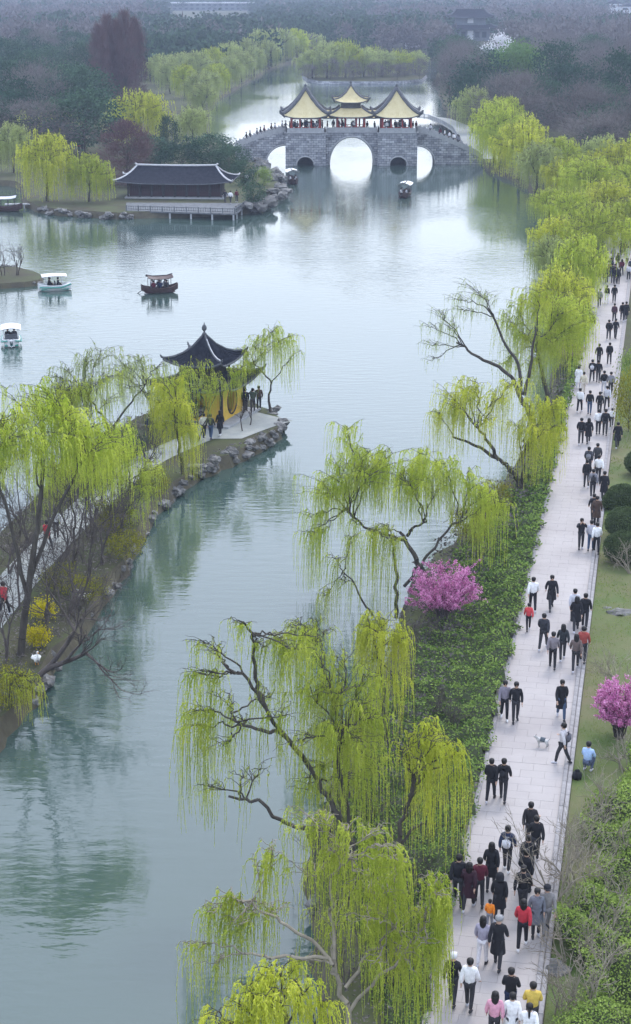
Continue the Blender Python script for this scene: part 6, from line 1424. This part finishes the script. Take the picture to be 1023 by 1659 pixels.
def paddle_boat(px, py, rz, label, npas, tag2):
    g = gp(px, py, 0); t = empty('paddle_boat', g, rz, label=label, cat='boat'); t.scale = (1.0,) * 3
    hl = hull(t, 3.2, 1.5, .5, M['white'], .2); b = MB(); b.box((0, 0, .16), (2.6, 1.1, .1)); b.build('deck', M['hull_green'], t)
    for s in (-1, 1):
        c = MB(); c.tube([(-1.5, s * .70, .42), (-.5, s * .80, .36), (.6, s * .78, .36), (1.55, s * .38, .60)], .07, 6); c.build('side_rail', M['hull_green'], t)
    b = MB(); b.tube([(1.0, 0, .35), (1.35, 0, .55), (1.65, 0, .62)], [.4, .28, .08], 8, .5); b.build('bow_cowl', M['white'], t, True)
    for x in (-.85, .75):
        for s in (-1, 1): c = MB(); c.tube([(x, s * .6, .4), (x * .95, s * .58, 1.42)], .03, 5); c.build('canopy_post', M['white'], t)
    c = MB(); n = 8
    vs = []; fs = []
    for i in range(n + 1):
        for j in range(7): u = -1 + 2 * i / n; v = -1 + j / 3; vs.append((u * 1.2 - .05, v * .82, 1.62 - .14 * v * v - .06 * u * u))
    for i in range(n):
        for j in range(6): a = i * 7 + j; fs.append((a, a + 1, a + 8, a + 7))
    c.add(vs, fs); bb = len(vs); c.add([(x, y, z - .05) for x, y, z in vs], [tuple(reversed(f)) for f in fs]); c.build('canopy', M['white'], t)
    for x in (-.55, .25): c = MB(); c.box((x, 0, .38), (.4, 1.0, .3)); st = c.build('seat', M['cushion'], t); c = MB(); c.box((x - .2, 0, .68), (.08, 1.0, .4)); c.build('seat_back', M['cushion'], st)
    for i in range(npas):
        x = (-.5, .3)[i // 2]; y = (-.26, .26)[i % 2]; p = Vector((x, y, .08)); p.rotate(Matrix.Rotation(rz, 3, 'Z'))
        person(g + p, 'passenger %s %s' % (['in black, rear left in', 'in dark grey, rear right in', 'in black, front left in', 'in navy, front right in'][i], tag2), [BLK, (.05, .05, .06), BLK, NAVY][i], DK, kind='sit', face=rz - PI / 2, height=1.62)
    return t
paddle_boat(89, 470, R(14), 'white and green paddle boat with pale canopy near the small islet', 3, 'the paddle boat near the islet')
paddle_boat(19, 558, R(-80), 'white paddle boat with pale canopy heading toward the camera at the left edge', 2, 'the paddle boat at the left edge')
def wood_boat(px, py, rz, label, L, canopy, npas, who, scale=1.0):
    g = gp(px, py, 0); t = empty('wooden_boat', g, rz, label=label, cat='boat'); t.scale = (scale,) * 3
    hull(t, L, 1.6, .55, M['hull_dark'], .45); b = MB(); b.box((0, 0, .14), (L * .8, 1.1, .1)); b.build('deck', M['maroon'], t)
    for s in (-1, 1):
        c = MB(); c.box((0, s * .45, .36), (L * .55, .28, .36)); c.build('bench', M['maroon'], t)
        for x in (-L * .28, -L * .1, L * .1, L * .28): c = MB(); c.tube([(x, s * .68, .5), (x, s * .66, 1.65)], .035, 5); c.build('canopy_post', M['dwood'], t)
    c = MB(); n = 10; vs = []; fs = []
    for i in range(n + 1):
        for j in range(7): u = -1 + 2 * i / n; v = -1 + j / 3; vs.append((u * L * .34, v * .88, 1.88 - .22 * abs(v) ** 1.6 + .18 * abs(u) ** 3))
    for i in range(n):
        for j in range(6): a = i * 7 + j; fs.append((a, a + 1, a + 8, a + 7))
    c.add(vs, fs); c.add([(x, y, z - .06) for x, y, z in vs], [tuple(reversed(f)) for f in fs]); cn = c.build('canopy', M[canopy], t)
    c = MB(); c.tube([(-L * .36, 0, 2.1), (-L * .2, 0, 1.93), (L * .2, 0, 1.93), (L * .36, 0, 2.1)], .05, 5); c.build('canopy_ridge', M['dwood'], cn)
    c = MB(); c.tube([(-L * .42, .1, .5), (-L * .62, .3, -.1)], [.03, .05], 5); c.build('oar', M['dwood'], t)
    for i in range(npas):
        x = (-1 + (i // 2)) * .75; y = (-.42, .42)[i % 2]; p = Vector((x, y, .1)) * scale; p.rotate(Matrix.Rotation(rz, 3, 'Z'))
        person(g + p, who, CR[(i * 4 + int(px)) % 13], DK, kind='sit', face=rz + (0 if y < 0 else PI), height=1.6, group='passengers of ' + who.split(' of ')[-1])
wood_boat(259, 474, R(18), 'dark wooden sightseeing boat with open roofed cabin in mid lake', 4.2, 'hull_dark', 6, 'seated passenger of the dark wooden boat in mid lake', .85)
wood_boat(656, 319, R(75), 'wooden boat with white canopy in front of the right bridge pier', 4.2, 'white', 4, 'seated passenger of the white-canopied boat by the right pier')
wood_boat(474, 297, R(100), 'wooden boat with white canopy at the left bridge pier by the rocks', 4.2, 'white', 4, 'seated passenger of the white-canopied boat by the left pier')
wood_boat(416, 112, R(0), 'tiny pale-roofed boat moored far beyond the bridge', 7.5, 'white', 0, '')
wood_boat(8, 342, R(5), 'white-roofed boat moored at the left edge by the channel mouth', 4.6, 'white', 0, '')
jt = empty('mooring_jetty', gp(40, 333, .3), R(6), label='low pale jetty at the left edge beside the tall bright willow', cat='jetty')
for k in range(10): c = MB(); c.box((-2.3 + k * .5, 0, .2), (.44, 1.2, .1)); c.build('plank', M['coping'], jt)
for x in (-2.2, 0, 2.2): c = MB(); c.box((x, -.5, -.5), (.15, .15, 1.3)); c.build('pile', M['coping'], jt)
# ---------------------------------------------------------------- haze
HZ = MB(); HZ.box((0, 1360, 15.4), (2400, 2840, 36.4)); hz = HZ.build('haze', [])
hm = bpy.data.materials.new('haze_air'); hm.use_nodes = True; n = hm.node_tree; n.nodes.remove(n.nodes['Principled BSDF'])
pv = n.nodes.new('ShaderNodeVolumePrincipled'); pv.inputs['Color'].default_value = (.66, .77, 1.0, 1); pv.inputs['Density'].default_value = .00031; pv.inputs['Anisotropy'].default_value = .1
n.links.new(pv.outputs[0], n.nodes['Material Output'].inputs['Volume']); hz.data.materials.append(hm); hz['kind'] = 'stuff'; hz['label'] = 'pale blue haze'
